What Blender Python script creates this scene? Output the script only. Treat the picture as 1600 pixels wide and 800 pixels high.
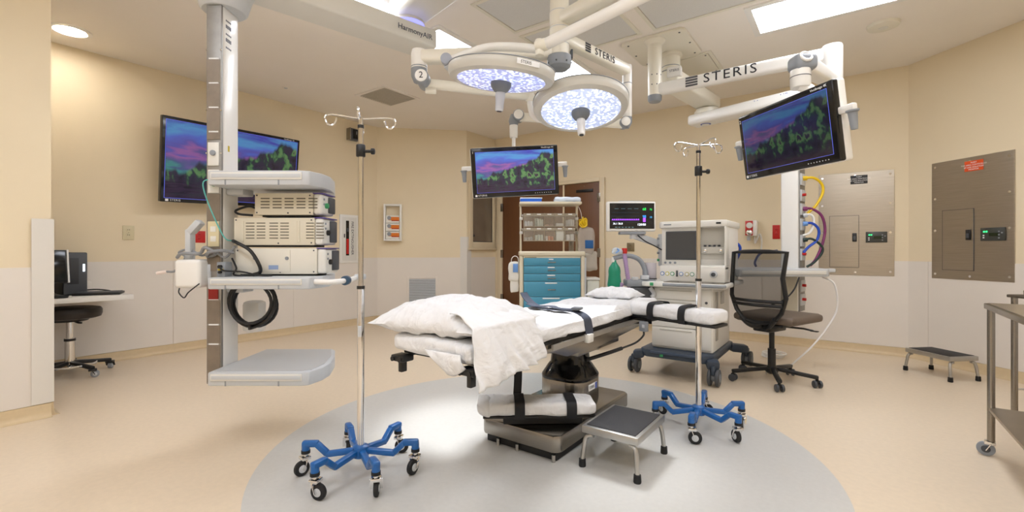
import bpy, bmesh, math, random
from mathutils import Vector, Matrix, Euler, noise

# ------------------------------------------------------------------ camera, world, exposure
for o in list(bpy.data.objects): bpy.data.objects.remove(o, do_unlink=True)
SC = bpy.context.scene
COL = SC.collection
R = math.radians
YAW = R(36)                      # the room grid is turned 36 degrees against the view
CA, SA = math.cos(YAW), math.sin(YAW)
cam = bpy.data.objects.new('camera', bpy.data.cameras.new('camera'))
COL.objects.link(cam)
cam.location = (0, 0, 1.0)
cam.rotation_euler = (R(90), 0, YAW)
cam.data.sensor_width = 36.0
cam.data.lens = 36.0 * 720 / 1600
cam.data.shift_y = -8.5 / 1600
cam.data.clip_start = 0.05
SC.camera = cam
wd = bpy.data.worlds.new('world'); SC.world = wd; wd.use_nodes = True
wd.node_tree.nodes['Background'].inputs[0].default_value = (.8, .75, .68, 1)
wd.node_tree.nodes['Background'].inputs[1].default_value = 0.05
SC.view_settings.view_transform = 'Standard'
SC.view_settings.look = 'None'
SC.view_settings.gamma = 1.0
SC.view_settings.use_curve_mapping = False
SC.view_settings.exposure = 0.50
PANEL_STRENGTH = 8.0             # ceiling light panels
BEAM_POWER = 105.0                # surgical light beams
HC = 2.743                       # ceiling height

def W(X, D, z=0.0):              # view-aligned metres (right, ahead, up) -> room metres
    return Vector((X * CA - D * SA, X * SA + D * CA, z))

# ------------------------------------------------------------------ materials
MATS = {}
def lin(h):
    h = h.lstrip('#'); c = [int(h[i:i+2], 16) / 255 for i in (0, 2, 4)]
    return tuple((x / 12.92 if x <= .04045 else ((x + .055) / 1.055) ** 2.4) for x in c) + (1,)
def mat(name, hexc='#cccccc', rough=.5, metal=0., emit=0., emitc=None, alpha=1., spec=.5, var=0., vscale=6., bump=0., bscale=60., coat=0., trans=0., stretch=None):
    if name in MATS: return MATS[name]
    m = bpy.data.materials.new(name); m.use_nodes = True
    nt = m.node_tree; b = nt.nodes['Principled BSDF']
    c = lin(hexc)
    b.inputs['Base Color'].default_value = c
    b.inputs['Roughness'].default_value = rough
    b.inputs['Metallic'].default_value = metal
    b.inputs['Specular IOR Level'].default_value = spec
    b.inputs['Alpha'].default_value = alpha
    b.inputs['Coat Weight'].default_value = coat
    b.inputs['Transmission Weight'].default_value = trans
    if emit:
        b.inputs['Emission Color'].default_value = lin(emitc or hexc)
        b.inputs['Emission Strength'].default_value = emit
    tc = nt.nodes.new('ShaderNodeTexCoord')
    src = tc.outputs['Object']
    if stretch:
        mp = nt.nodes.new('ShaderNodeMapping'); mp.inputs['Scale'].default_value = stretch
        nt.links.new(src, mp.inputs['Vector']); src = mp.outputs[0]
    if var:
        n = nt.nodes.new('ShaderNodeTexNoise'); n.inputs['Scale'].default_value = vscale; n.inputs['Detail'].default_value = 5
        nt.links.new(src, n.inputs['Vector'])
        r = nt.nodes.new('ShaderNodeValToRGB')
        r.color_ramp.elements[0].position = .3; r.color_ramp.elements[1].position = .7
        r.color_ramp.elements[0].color = tuple(x * (1 - var) for x in c[:3]) + (1,)
        r.color_ramp.elements[1].color = tuple(min(1, x * (1 + var)) for x in c[:3]) + (1,)
        nt.links.new(n.outputs[0], r.inputs[0]); nt.links.new(r.outputs[0], b.inputs['Base Color'])
    if bump:
        n2 = nt.nodes.new('ShaderNodeTexNoise'); n2.inputs['Scale'].default_value = bscale; n2.inputs['Detail'].default_value = 4
        nt.links.new(src, n2.inputs['Vector'])
        bp = nt.nodes.new('ShaderNodeBump'); bp.inputs['Strength'].default_value = bump; bp.inputs['Distance'].default_value = .004
        nt.links.new(n2.outputs[0], bp.inputs['Height']); nt.links.new(bp.outputs[0], b.inputs['Normal'])
    MATS[name] = m
    return m

wall_m = mat('wall_paint', '#ecdcbd', .6, var=.02, vscale=2, bump=.05, bscale=180)
wains_m = mat('wainscot_vinyl', '#e9e1d7', .42, var=.012, vscale=3, bump=.04, bscale=260)
ceil_m = mat('ceiling_paint', '#f6efe6', .7, var=.015, vscale=2, bump=.04, bscale=120)
floor_m = mat('floor_vinyl_tan', '#e3d1b8', .32, var=.03, vscale=40, bump=.03, bscale=220)
inlay_m = mat('floor_vinyl_grey', '#cbc9c4', .33, var=.025, vscale=45, bump=.03, bscale=220)
base_m = mat('cove_base_tan', '#d8c29c', .4, var=.03, vscale=30)
white_m = mat('white_enamel', '#f1efea', .28, coat=.2)
cream_m = mat('cream_enamel', '#ece7d8', .32, coat=.2)
offw_m = mat('offwhite_plastic', '#e4e2db', .38)
beige_m = mat('beige_case', '#dcd4c0', .42)
lgrey_m = mat('light_grey_plastic', '#c9cccf', .4)
mgrey_m = mat('mid_grey_plastic', '#8f949a', .42)
dgrey_m = mat('dark_grey_plastic', '#4a4d52', .45)
black_m = mat('black_plastic', '#161617', .4)
rubber_m = mat('black_rubber', '#1b1b1c', .65)
glossb_m = mat('glossy_black', '#0b0b0d', .12)
steel_m = mat('brushed_steel', '#98938b', .26, 1., var=.06, vscale=9, stretch=(1, 1, 25))
steelh_m = mat('brushed_steel_panel', '#b3aa9c', .36, 1., var=.07, vscale=5, stretch=(1, 1, 30))
alu_m = mat('aluminium', '#b9b8b5', .38, 1., var=.05, vscale=12)
chrome_m = mat('chrome', '#e6e6e6', .08, 1.)
def cotton(name, hexc):
    m = mat(name, hexc, .85); nt = m.node_tree; b = nt.nodes['Principled BSDF']
    tc = nt.nodes.new('ShaderNodeTexCoord')
    def nz(scale, dist, sc):
        mp = nt.nodes.new('ShaderNodeMapping'); mp.inputs['Scale'].default_value = sc; nt.links.new(tc.outputs['Object'], mp.inputs[0])
        n = nt.nodes.new('ShaderNodeTexNoise'); n.inputs['Scale'].default_value = scale; n.inputs['Detail'].default_value = 3; n.inputs['Distortion'].default_value = dist
        nt.links.new(mp.outputs[0], n.inputs['Vector']); return n.outputs[0]
    a = nt.nodes.new('ShaderNodeMath'); a.operation = 'MULTIPLY_ADD'; a.inputs[1].default_value = .2
    nt.links.new(nz(28, 1.0, (1, .5, 1)), a.inputs[0]); nt.links.new(nz(11, 1.6, (1, .45, .7)), a.inputs[2])
    bp = nt.nodes.new('ShaderNodeBump'); bp.inputs['Strength'].default_value = .7; bp.inputs['Distance'].default_value = .024
    nt.links.new(a.outputs[0], bp.inputs['Height']); nt.links.new(bp.outputs[0], b.inputs['Normal'])
    return m
sheet_m = cotton('white_cotton', '#e8e8e9')
strap_m = mat('black_webbing', '#1d1e22', .7, bump=.3, bscale=300)
slate_m = mat('slate_webbing', '#3b4150', .6, bump=.3, bscale=300)
blue_m = mat('blue_powder_coat', '#1560a8', .35, coat=.3)
navy_m = mat('navy_base_plastic', '#3a4656', .42)
teal_m = mat('teal_enamel', '#4794b2', .38, coat=.15)
brown_m = mat('brown_door_laminate', '#6b4426', .45, var=.07, vscale=4, stretch=(8, 8, .6))
frame_m = mat('tan_door_frame', '#dfcfb0', .45)
red_m = mat('red_plastic', '#c3211c', .4)
panel_m = mat('lamp_panel', '#ffffff', .5, emit=PANEL_STRENGTH, emitc='#f0f5ff')
ledp_m = mat('lit_downlight', '#ffffff', .5, emit=9, emitc='#fff6ec')
diff_m = mat('perforated_grey', '#dcdbd8', .55, var=.05, vscale=220)
label_m = mat('white_print', '#f4f4f4', .6)
ink_m = mat('dark_print', '#23242a', .6)

# ------------------------------------------------------------------ mesh builder
OFF = {}
class B:
    def __init__(s): s.bm = bmesh.new()
    def _add(s, tb):
        me = bpy.data.meshes.new('tmp'); tb.to_mesh(me); tb.free()
        s.bm.from_mesh(me); bpy.data.meshes.remove(me); return s
    def box(s, c, d, rot=None, bev=0., seg=2):
        tb = bmesh.new(); bmesh.ops.create_cube(tb, size=1)
        bmesh.ops.scale(tb, vec=d, verts=tb.verts)
        if bev > 0:
            bev = min(bev, min(d) * .49)
            bmesh.ops.bevel(tb, geom=tb.edges[:], offset=bev, segments=seg, affect='EDGES', profile=.5)
        M = Matrix.Translation(c)
        if rot is not None: M = M @ (rot if isinstance(rot, Matrix) else Euler(rot).to_matrix().to_4x4())
        bmesh.ops.transform(tb, matrix=M, verts=tb.verts)
        return s._add(tb)
    def span(s, a, b, bev=0., seg=2):          # box between two corners
        c = [(a[i] + b[i]) / 2 for i in range(3)]; d = [abs(b[i] - a[i]) for i in range(3)]
        return s.box(c, d, None, bev, seg)
    def cyl(s, p, q, r, r2=None, n=20, bev=0.):
        p, q = Vector(p), Vector(q); L = (q - p).length
        tb = bmesh.new()
        bmesh.ops.create_cone(tb, cap_ends=True, segments=n, radius1=r, radius2=r if r2 is None else r2, depth=L)
        if bev > 0:
            ed = [e for e in tb.edges if all(abs(abs(v.co.z) - L / 2) < 1e-6 for v in e.verts) and abs(e.verts[0].co.z - e.verts[1].co.z) < 1e-6]
            bmesh.ops.bevel(tb, geom=ed, offset=bev, segments=2, affect='EDGES', profile=.5)
        M = Matrix.Translation((p + q) / 2) @ Vector((0, 0, 1)).rotation_difference(q - p).to_matrix().to_4x4()
        bmesh.ops.transform(tb, matrix=M, verts=tb.verts)
        return s._add(tb)
    def beam(s, p, q, w, h, bev=.01, seg=2):    # box along p->q, w sideways, h up
        p, q = Vector(p), Vector(q); d = q - p
        x = d.normalized(); up = Vector((0, 0, 1)) if abs(x.z) < .95 else Vector((0, 1, 0))
        y = up.cross(x).normalized(); z = x.cross(y)
        M = Matrix((x, y, z)).transposed().to_4x4()
        return s.box((p + q) / 2, (d.length, w, h), M, bev, seg)
    def tube(s, pts, r, n=8, closed=False, smooth=0):
        pts = [Vector(p) for p in pts]
        if smooth: pts = spline(pts, smooth, closed)
        N = len(pts); rr = r if isinstance(r, (list, tuple)) else None
        rings = []; prev = None
        for i in range(N):
            a = pts[i - 1] if (i > 0 or closed) else pts[i]; b = pts[(i + 1) % N] if (i < N - 1 or closed) else pts[i]
            t = (b - a).normalized()
            if prev is None:
                u = t.orthogonal().normalized()
            else:
                u = prev - t * prev.dot(t)
                u = u.normalized() if u.length > 1e-6 else t.orthogonal().normalized()
            prev = u; v = t.cross(u)
            ri = rr[min(len(rr) - 1, int(i * len(rr) / N))] if rr else r
            rings.append([s.bm.verts.new(pts[i] + (u * math.cos(2 * math.pi * k / n) + v * math.sin(2 * math.pi * k / n)) * ri) for k in range(n)])
        for i in range(N if closed else N - 1):
            A, Bq = rings[i], rings[(i + 1) % N]
            for k in range(n): s.bm.faces.new((A[k], A[(k + 1) % n], Bq[(k + 1) % n], Bq[k]))
        if not closed:
            s.bm.faces.new(rings[0][::-1]); s.bm.faces.new(rings[-1])
        return s
    def lathe(s, prof, M=None, n=32):           # prof: (radius, z) bottom to top
        tb = bmesh.new(); rings = []
        for r, z in prof:
            rings.append([tb.verts.new((0, 0, z))] if r < 1e-6 else [tb.verts.new((r * math.cos(2 * math.pi * k / n), r * math.sin(2 * math.pi * k / n), z)) for k in range(n)])
        for A, C in zip(rings, rings[1:]):
            if len(A) == 1 and len(C) == 1: continue
            for k in range(n):
                k2 = (k + 1) % n
                if len(A) == 1: tb.faces.new((A[0], C[k2], C[k]))
                elif len(C) == 1: tb.faces.new((A[k], A[k2], C[0]))
                else: tb.faces.new((A[k], A[k2], C[k2], C[k]))
        if len(rings[0]) > 1: tb.faces.new(rings[0][::-1])
        if len(rings[-1]) > 1: tb.faces.new(rings[-1])
        if M is not None: bmesh.ops.transform(tb, matrix=M, verts=tb.verts)
        return s._add(tb)
    def prism(s, poly, z0, z1, bev=0., M=None):
        tb = bmesh.new()
        f = tb.faces.new([tb.verts.new((x, y, z0)) for x, y in poly])
        ex = bmesh.ops.extrude_face_region(tb, geom=[f])
        bmesh.ops.translate(tb, vec=(0, 0, z1 - z0), verts=[v for v in ex['geom'] if isinstance(v, bmesh.types.BMVert)])
        bmesh.ops.recalc_face_normals(tb, faces=tb.faces[:])
        if bev > 0: bmesh.ops.bevel(tb, geom=tb.edges[:], offset=bev, segments=2, affect='EDGES', profile=.5)
        if M is not None: bmesh.ops.transform(tb, matrix=M, verts=tb.verts)
        return s._add(tb)
    def rbox(s, c, d, r, n=8, wr=0., ws=8., seed=0, M=None, puff=0.):   # soft rounded box with wrinkles
        tb = bmesh.new(); bmesh.ops.create_cube(tb, size=1)
        bmesh.ops.subdivide_edges(tb, edges=tb.edges[:], cuts=n, use_grid_fill=True)
        inner = [max(0.0, x / 2 - r) for x in d]
        for v in tb.verts:
            p = Vector((v.co.x * d[0], v.co.y * d[1], v.co.z * d[2]))
            k = Vector([max(-inner[i], min(inner[i], p[i])) for i in range(3)])
            e = p - k
            if e.length > 1e-7: p = k + e.normalized() * min(r, e.length if e.length < r and False else r)
            if puff: p.z *= 1 + puff * (1 - (2 * p.x / d[0]) ** 2) * (1 - (2 * p.y / d[1]) ** 2)
            if wr:
                q = Vector((p.x * ws + seed, p.y * ws, p.z * ws))
                p += Vector((noise.noise(q), noise.noise(q + Vector((7, 0, 0))), noise.noise(q + Vector((0, 9, 0))) * 1.4)) * wr
            v.co = p
        T = Matrix.Translation(c)
        if M is not None: T = T @ M
        bmesh.ops.transform(tb, matrix=T, verts=tb.verts)
        return s._add(tb)
    def ribbon(s, pts, wdir, w, t=.004, smooth=6):
        pts = spline([Vector(p) for p in pts], smooth) if smooth else [Vector(p) for p in pts]
        wd = Vector(wdir).normalized() * w / 2; rows = []
        for i, p in enumerate(pts):
            a = pts[max(0, i - 1)]; b = pts[min(len(pts) - 1, i + 1)]
            nn = (b - a).normalized().cross(wd.normalized())
            nn = nn.normalized() * t / 2
            rows.append([s.bm.verts.new(p + x) for x in (wd + nn, -wd + nn, -wd - nn, wd - nn)])
        for A, C in zip(rows, rows[1:]):
            for k in range(4): s.bm.faces.new((A[k], A[(k + 1) % 4], C[(k + 1) % 4], C[k]))
        s.bm.faces.new(rows[0][::-1]); s.bm.faces.new(rows[-1])
        return s
    def grid(s, fn, nu, nv):
        V = [[s.bm.verts.new(fn(i / nu, j / nv)) for j in range(nv + 1)] for i in range(nu + 1)]
        for i in range(nu):
            for j in range(nv): s.bm.faces.new((V[i][j], V[i + 1][j], V[i + 1][j + 1], V[i][j + 1]))
        return s
    def loft(s, rings):
        V = [[s.bm.verts.new(p) for p in r] for r in rings]
        for A, C in zip(V, V[1:]):
            n = len(A)
            for k in range(n): s.bm.faces.new((A[k], A[(k + 1) % n], C[(k + 1) % n], C[k]))
        s.bm.faces.new(V[0][::-1]); s.bm.faces.new(V[-1]); return s
    def torus(s, c, Rr, r, n=32, m=8, M=None):
        pts = []
        for k in range(n):
            p = Vector((Rr * math.cos(2 * math.pi * k / n), Rr * math.sin(2 * math.pi * k / n), 0))
            if M is not None: p = M @ p
            pts.append(Vector(c) + p)
        return s.tube(pts, r, m, closed=True)
    def done(s, name, m, parent=None, smooth=True, M=None, ang=35, off=None):
        me = bpy.data.meshes.new(name)
        o0 = off if off is not None else (OFF.get(parent.name, Vector((0, 0, 0))) if parent else Vector((0, 0, 0)))
        if M is None: bmesh.ops.translate(s.bm, vec=-Vector(o0), verts=s.bm.verts)
        bmesh.ops.recalc_face_normals(s.bm, faces=s.bm.faces[:])
        s.bm.to_mesh(me); s.bm.free()
        if smooth:
            me.polygons.foreach_set('use_smooth', [True] * len(me.polygons)); me.set_sharp_from_angle(angle=R(ang))
        me.materials.append(m)
        o = bpy.data.objects.new(name, me); COL.objects.link(o)
        if parent: o.parent = parent
        if M is not None:
            MM = Matrix.Translation(-Vector(o0)) @ M
            o.location = MM.to_translation(); o.rotation_euler = MM.to_euler(); OFF[o.name] = Vector((0, 0, 0))
        else:
            OFF[o.name] = Vector(o0)
        return o

def spline(P, k, closed=False):
    out = []; N = len(P)
    rng = range(N if closed else N - 1)
    for i in rng:
        p1, p2 = P[i], P[(i + 1) % N]
        p0 = P[i - 1] if (i > 0 or closed) else p1 * 2 - p2
        p3 = P[(i + 2) % N] if (i + 2 < N or closed) else p2 * 2 - p1
        for j in range(k):
            t = j / k
            out.append(.5 * ((2 * p1) + (p2 - p0) * t + (2 * p0 - 5 * p1 + 4 * p2 - p3) * t * t + (3 * p1 - p0 - 3 * p2 + p3) * t ** 3))
    if not closed: out.append(P[-1].copy())
    return out

def tag(o, label, cat, group=None):
    o['label'] = label; o['category'] = cat
    if group: o['group'] = group
    return o
def thing(name, label, cat, loc=(0, 0, 0), rotz=0., group=None):
    """Empty in the room frame; parts are given in room metres."""
    o = bpy.data.objects.new(name, None); COL.objects.link(o); o.empty_display_size = .1
    o.location = loc; o.rotation_euler = (0, 0, rotz); OFF[o.name] = Vector(loc)
    return tag(o, label, cat, group)
def vthing(name, label, cat, loc, group=None):
    """Empty turned like the view; parts are given as (right, ahead, up) metres from the camera's foot."""
    o = bpy.data.objects.new(name, None); COL.objects.link(o); o.empty_display_size = .1
    o.location = W(*loc); o.rotation_euler = (0, 0, YAW); OFF[o.name] = Vector(loc)
    return tag(o, label, cat, group)
def lthing(name, label, cat, loc, rotz=0., group=None):
    """Empty whose parts are given in its own local metres."""
    o = bpy.data.objects.new(name, None); COL.objects.link(o); o.empty_display_size = .1
    o.location = loc; o.rotation_euler = (0, 0, rotz); OFF[o.name] = Vector((0, 0, 0))
    return tag(o, label, cat, group)
def copy_tree(o, parent=None):
    c = o.copy(); COL.objects.link(c); c.parent = parent
    for ch in o.children: copy_tree(ch, c)
    return c
def struct(o):
    o['kind'] = 'structure'; return o
FONT = None
def text(txt, size, name, m, parent, M, depth=.0006, align='CENTER', off=None, stretch=1.0, space=1.0):
    cu = bpy.data.curves.new('t', 'FONT'); cu.body = txt; cu.size = size; cu.extrude = depth
    cu.align_x = align; cu.align_y = 'CENTER'; cu.space_character = space; cu.resolution_u = 3
    ob = bpy.data.objects.new('t', cu); COL.objects.link(ob)
    dg = bpy.context.evaluated_depsgraph_get(); dg.update()
    me = bpy.data.meshes.new_from_object(ob.evaluated_get(dg))
    bpy.data.objects.remove(ob, do_unlink=True); bpy.data.curves.remove(cu)
    me.materials.clear(); me.materials.append(m)
    if stretch != 1.0: me.transform(Matrix.Diagonal((stretch, 1, 1, 1)))
    o0 = off if off is not None else OFF.get(parent.name, Vector((0, 0, 0)))
    MM = Matrix.Translation(-Vector(o0)) @ M
    me.transform(MM)
    o = bpy.data.objects.new(name, me); COL.objects.link(o); o.parent = parent; OFF[o.name] = Vector(o0)
    return o
def frameM(c, x, z):            # matrix whose X runs along x, whose text 'up' (local Y) runs along z
    x = Vector(x).normalized(); z = Vector(z); z = (z - x * x.dot(z)).normalized(); n = x.cross(z)
    M = Matrix((x, z, n)).transposed().to_4x4(); M.translation = Vector(c); return M

# ------------------------------------------------------------------ room shell
PE, PD, PC, PB, PA = (1.46, 4.71), (.47, 5.70), (-4.47, 5.70), (-4.47, 5.03), (-5.37, 4.15)
PR, PN, PM, PK = (-5.37, .617), (-3.9, .617), (-3.9, -2.6), (1.46, -2.6)
walls = [('wall_right_corner', PE, PD), ('wall_back', PD, PC), ('wall_window', PC, PB), ('wall_left_corner', PB, PA),
         ('wall_left', PA, PR), ('wall_alcove', PR, PN), ('wall_near_left', PN, PM), ('wall_rear', PM, PK), ('wall_right', PK, PE)]
def wall_len(P, Q): return (Vector(Q) - Vector(P)).length
def strip(P, Q, z0, z1, t_in, t_out, s0=0., s1=None, bev=0.):
    P, Q = Vector(P).to_3d(), Vector(Q).to_3d(); d = (Q - P); L = d.length; d.normalize(); n = Vector((-d.y, d.x, 0))
    a, b = P + d * s0, P + d * (L if s1 is None else s1)
    poly = [a + n * t_in, b + n * t_in, b - n * t_out, a - n * t_out]
    bb = B(); bb.prism([(p.x, p.y) for p in poly], z0, z1, bev); return bb
for nm, P, Q in walls:
    struct(strip(P, Q, 0, HC, 0, .1, 0, (wall_len(P, Q) - .06) if nm == 'wall_alcove' else None).done(nm, wall_m, smooth=False))
room = [PE, PD, PC, PB, PA, PR, PN, PM, PK]
floor = struct(B().prism(room, -.06, 0).done('floor', floor_m, smooth=False))
struct(B().prism(room, HC, HC + .08).done('ceiling', ceil_m, smooth=False))
B().lathe([(1.345, 0.0), (1.345, .0015), (0, .0015)], Matrix.Translation((-1.31, 2.036, 0)), 160).done('grey_floor_circle', inlay_m, floor, smooth=False)

def wall_len(P, Q): return (Vector(Q) - Vector(P)).length
def cove(P, Q, s0, s1, name):
    P3, Q3 = Vector(P).to_3d(), Vector(Q).to_3d(); d = (Q3 - P3).normalized(); n = Vector((-d.y, d.x, 0))
    prof = [(0, .08), (.010, .08), (.012, .034), (.017, .016), (.026, .006), (.040, .0012), (.040, 0), (0, 0)]
    b = B(); rows = []
    for s in (s0, s1):
        rows.append([b.bm.verts.new(P3 + d * s + n * (.001 + a) + Vector((0, 0, z + .0005))) for a, z in prof])
    for k in range(len(prof)):
        b.bm.faces.new((rows[0][k], rows[0][(k + 1) % len(prof)], rows[1][(k + 1) % len(prof)], rows[1][k]))
    b.bm.faces.new(rows[0]); b.bm.faces.new(rows[1][::-1])
    return struct(b.done(name, base_m))
cnt = [0]
def wains(P, Q, s0, s1, sheet=1.22):
    x = s0
    while x < s1 - .01:
        e = min(x + sheet, s1)
        if s1 - e < .12: e = s1
        cnt[0] += 1
        struct(strip(P, Q, .082, .90, .006, -.0005, x + .0012, e - .0012, .001).done('trim_%d' % cnt[0], wains_m, smooth=False))
        x = e
for nm, P, Q, rngs in [('right_corner', PE, PD, None), ('back', PD, PC, [(0, 3.07), (4.865, 4.94)]), ('window', PC, PB, None), ('left_corner', PB, PA, None),
                       ('left', PA, PR, None), ('alcove', PR, PN, None), ('near_left', PN, PM, None), ('right', PK, PE, None), ('rear', PM, PK, None)]:
    L = wall_len(P, Q)
    for i, (a, b_) in enumerate(rngs or [(0, L)]):
        cove(P, Q, a, b_, 'baseboard_' + nm + ('' if i == 0 else '_door_side'))
        if i == 0 or b_ - a > .1: wains(P, Q, a, b_)
# corner guards (tall white angle strips)
cg_m = mat('corner_guard', '#e3ded5', .4)
def guard(p, da, db, h, name):
    p = Vector(p).to_3d(); b = B()
    for d, n in ((Vector(da).to_3d(), Vector(db).to_3d()), (Vector(db).to_3d(), Vector(da).to_3d())):
        a = p - n * .010 ; e = a + d * .085 - d * .0
        b.prism([(v.x, v.y) for v in (p - n * .012 - d * .012, p - n * .012 + d * .085, p - n * .007 + d * .085, p - n * .007 - d * .007)], .085, h, .001)
    cnt[0] += 1
    return struct(b.done('trim_%d' % cnt[0], cg_m, smooth=False))
dAB = (Vector(PA) - Vector(PB)).normalized()
guard(PN, (0, -1), (-1, 0), 1.19, 'g')
guard(PB, (0, 1), tuple(dAB), 1.20, 'g')

# ------------------------------------------------------------------ doors, window
def doorpart(name, u0, u1, z0, z1, v0, v1, m, parent=None, bev=.004):
    return B().span((u0, v0, z0), (u1, v1, z1), bev).done(name, m, parent)
fr = B(); fr.span((-4.395, 5.655, 0.001), (-4.302, 5.6995, 1.975), .006); fr.span((-2.672, 5.655, 0.001), (-2.60, 5.6995, 1.975), .006)
fr.span((-4.302, 5.655, 1.925), (-2.672, 5.6995, 1.975), .004)
cnt[0] += 1; struct(fr.done('trim_%d' % cnt[0], frame_m))
door1 = struct(B().span((-4.298, 5.672, .012), (-3.236, 5.699, 1.92), .003).done('door_1', brown_m))
door2 = struct(B().span((-3.208, 5.672, .012), (-2.676, 5.699, 1.92), .003).done('door_2', brown_m))
doorpart('astragal', -3.234, -3.210, .012, 1.92, 5.664, 5.699, frame_m, door2, .002)
for z in (1.66, .95, .27): doorpart('hinge', -4.325, -4.28, z - .06, z + .06, 5.648, 5.672, steel_m, door1, .003)
for z in (1.71, .97, .27): doorpart('hinge', -2.70, -2.655, z - .06, z + .06, 5.648, 5.672, steel_m, door2, .003)
doorpart('latch_plate', -3.02, -2.77, 1.795, 1.835, 5.660, 5.674, black_m, door2, .002)
doorpart('push_plate', -3.14, -3.06, .92, 1.16, 5.668, 5.674, steel_m, door2, .002)
for x in (-2.95, -2.90): B().cyl((x, 5.674, 1.88), (x, 5.668, 1.88), .007, n=10).done('door_screw', steel_m, door2)
win = B()
for (v0, v1, z0, z1) in ((5.065, 5.135, 1.04, 2.03), (5.605, 5.675, 1.04, 2.03), (5.135, 5.605, 1.04, 1.128), (5.135, 5.605, 1.95, 2.03)):
    win.span((-4.4695, v0, z0), (-4.435, v1, z1), .004)
win.span((-4.4695, 5.05, 1.01), (-4.425, 5.69, 1.04), .004)
w1 = struct(win.done('window_1', frame_m))
pane_m = mat('dim_window_glass', '#7d6f5e', .08, spec=.6, var=.10, vscale=3)  # opaque; the dim room behind the glass is put into this colour
B().span((-4.4685, 5.136, 1.129), (-4.458, 5.604, 1.949)).done('pane', pane_m, w1, smooth=False)
gask = B()
for (v0, v1, z0, z1) in ((5.135, 5.145, 1.128, 1.95), (5.595, 5.605, 1.128, 1.95), (5.145, 5.595, 1.128, 1.138)):
    gask.span((-4.4595, v0, z0), (-4.452, v1, z1))
gask.done('gasket', black_m, w1, smooth=False)
B().cyl((-4.458, 5.165, 1.22), (-4.446, 5.165, 1.22), .02, n=12).done('window_latch', black_m, w1)

# ------------------------------------------------------------------ ceiling fittings
def rect_ring(u0, u1, v0, v1, w, z0, z1):
    b = B()
    b.span((u0, v0, z0), (u1, v0 + w, z1)); b.span((u0, v1 - w, z0), (u1, v1, z1))
    b.span((u0, v0 + w, z0), (u0 + w, v1 - w, z1)); b.span((u1 - w, v0 + w, z0), (u1, v1 - w, z1))
    return b
def ceiling_light(u0, u1, v0, v1, label):
    t = thing('ceiling_light', label, 'ceiling light', ((u0 + u1) / 2, (v0 + v1) / 2, HC), 0, 'ceiling light panels')
    rect_ring(u0 - .045, u1 + .045, v0 - .045, v1 + .045, .045, HC - .012, HC - .0005).done('frame', white_m, t, smooth=False)
    B().span((u0, v0, HC - .008), (u1, v1, HC - .001)).done('diffuser', panel_m, t, smooth=False)
ceiling_light(-3.02, -2.60, 1.24, 2.19, 'bright ceiling light panel cut by the top frame edge, above the left boom arm')
ceiling_light(-3.02, -2.585, 2.586, 3.55, 'bright ceiling light panel behind the left surgical lamp and boom hub')
ceiling_light(-3.0, -2.03, 3.71, 4.145, 'bright ceiling light panel right behind the grey cap of the lamp hub')
ceiling_light(-.556, .42, 3.70, 4.14, 'large bright ceiling light panel at top right, right of the mounting plate')
for u0, u1, v0, v1, where in ((.02, .45, 2.586, 3.55, 'to the right of the air diffusers, farther one'), (.02, .45, 1.24, 2.19, 'to the right of the air diffusers, middle one'), (.02, .45, -.1, .85, 'to the right of the air diffusers, nearest one'),
        (-2.5, -1.5, -.35, .08, 'crossways at left over the camera'), (-1.1, -.1, -.35, .08, 'crossways at right over the camera'),
        (-2.5, -1.5, -1.7, -1.27, 'behind the camera at left'), (-.5, .5, -1.7, -1.27, 'behind the camera at right')):
    ceiling_light(u0, u1, v0, v1, 'unseen ceiling light panel ' + where)

def diffuser(u0, u1, v0, v1, label):
    t = thing('air_diffuser', label, 'air diffuser', ((u0 + u1) / 2, (v0 + v1) / 2, HC), 0, 'laminar air diffusers')
    rect_ring(u0, u1, v0, v1, .028, HC - .010, HC - .0005).done('frame', cream_m, t, smooth=False)
    B().span((u0 + .032, v0 + .032, HC - .006), (u1 - .032, v1 - .032, HC - .001)).done('perforated_face', diff_m, t, smooth=False)
diffuser(-2.15, -1.34, 2.46, 2.995, 'grey ceiling air diffuser left of the lamp hub column, nearest the left boom arm')
diffuser(-2.15, -1.33, 3.06, 3.605, 'grey ceiling air diffuser partly behind the tubular lamp arm')
diffuser(-1.235, -.36, 3.06, 3.605, 'grey ceiling air diffuser between the tubular lamp arm and the right ceiling light')
diffuser(-1.235, -.36, 2.46, 2.995, 'grey ceiling air diffuser at the top frame edge right of the lamp hub')

t = thing('access_panel', 'flat screwed ceiling access panel behind the right boom mounting plate', 'access panel', (-1.2, 4.53, HC))
rect_ring(-1.50, -.955, 4.26, 4.80, .03, HC - .008, HC - .0005).done('frame', cream_m, t, smooth=False)
B().span((-1.465, 4.295, HC - .011), (-.99, 4.765, HC - .001)).done('panel', cream_m, t, smooth=False)
for x, y in ((-1.44, 4.32), (-1.015, 4.32), (-1.44, 4.74), (-1.015, 4.74)): B().cyl((x, y, HC - .013), (x, y, HC - .010), .008, n=10).done('screw', dgrey_m, t)

t = thing('return_air_vent', 'square grey return air vent in the ceiling left of the surgical lamps', 'air vent', (-4.2, 3.39, HC))
rect_ring(-4.46, -3.95, 3.14, 3.65, .035, HC - .010, HC - .0005).done('frame', ceil_m, t, smooth=False)
B().span((-4.42, 3.18, HC - .003), (-3.99, 3.61, HC - .0005)).done('duct_plate', mat('vent_backing', '#b5ab9c', .6), t, smooth=False)
for i in range(16):
    y = 3.19 + i * .0275
    B().box((-4.205, y + .006, HC - .009), (.42, .0235, .002), (R(8), 0, 0)).done('slat', mat('vent_slat', '#cfc8bc', .5), t, smooth=False)

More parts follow.
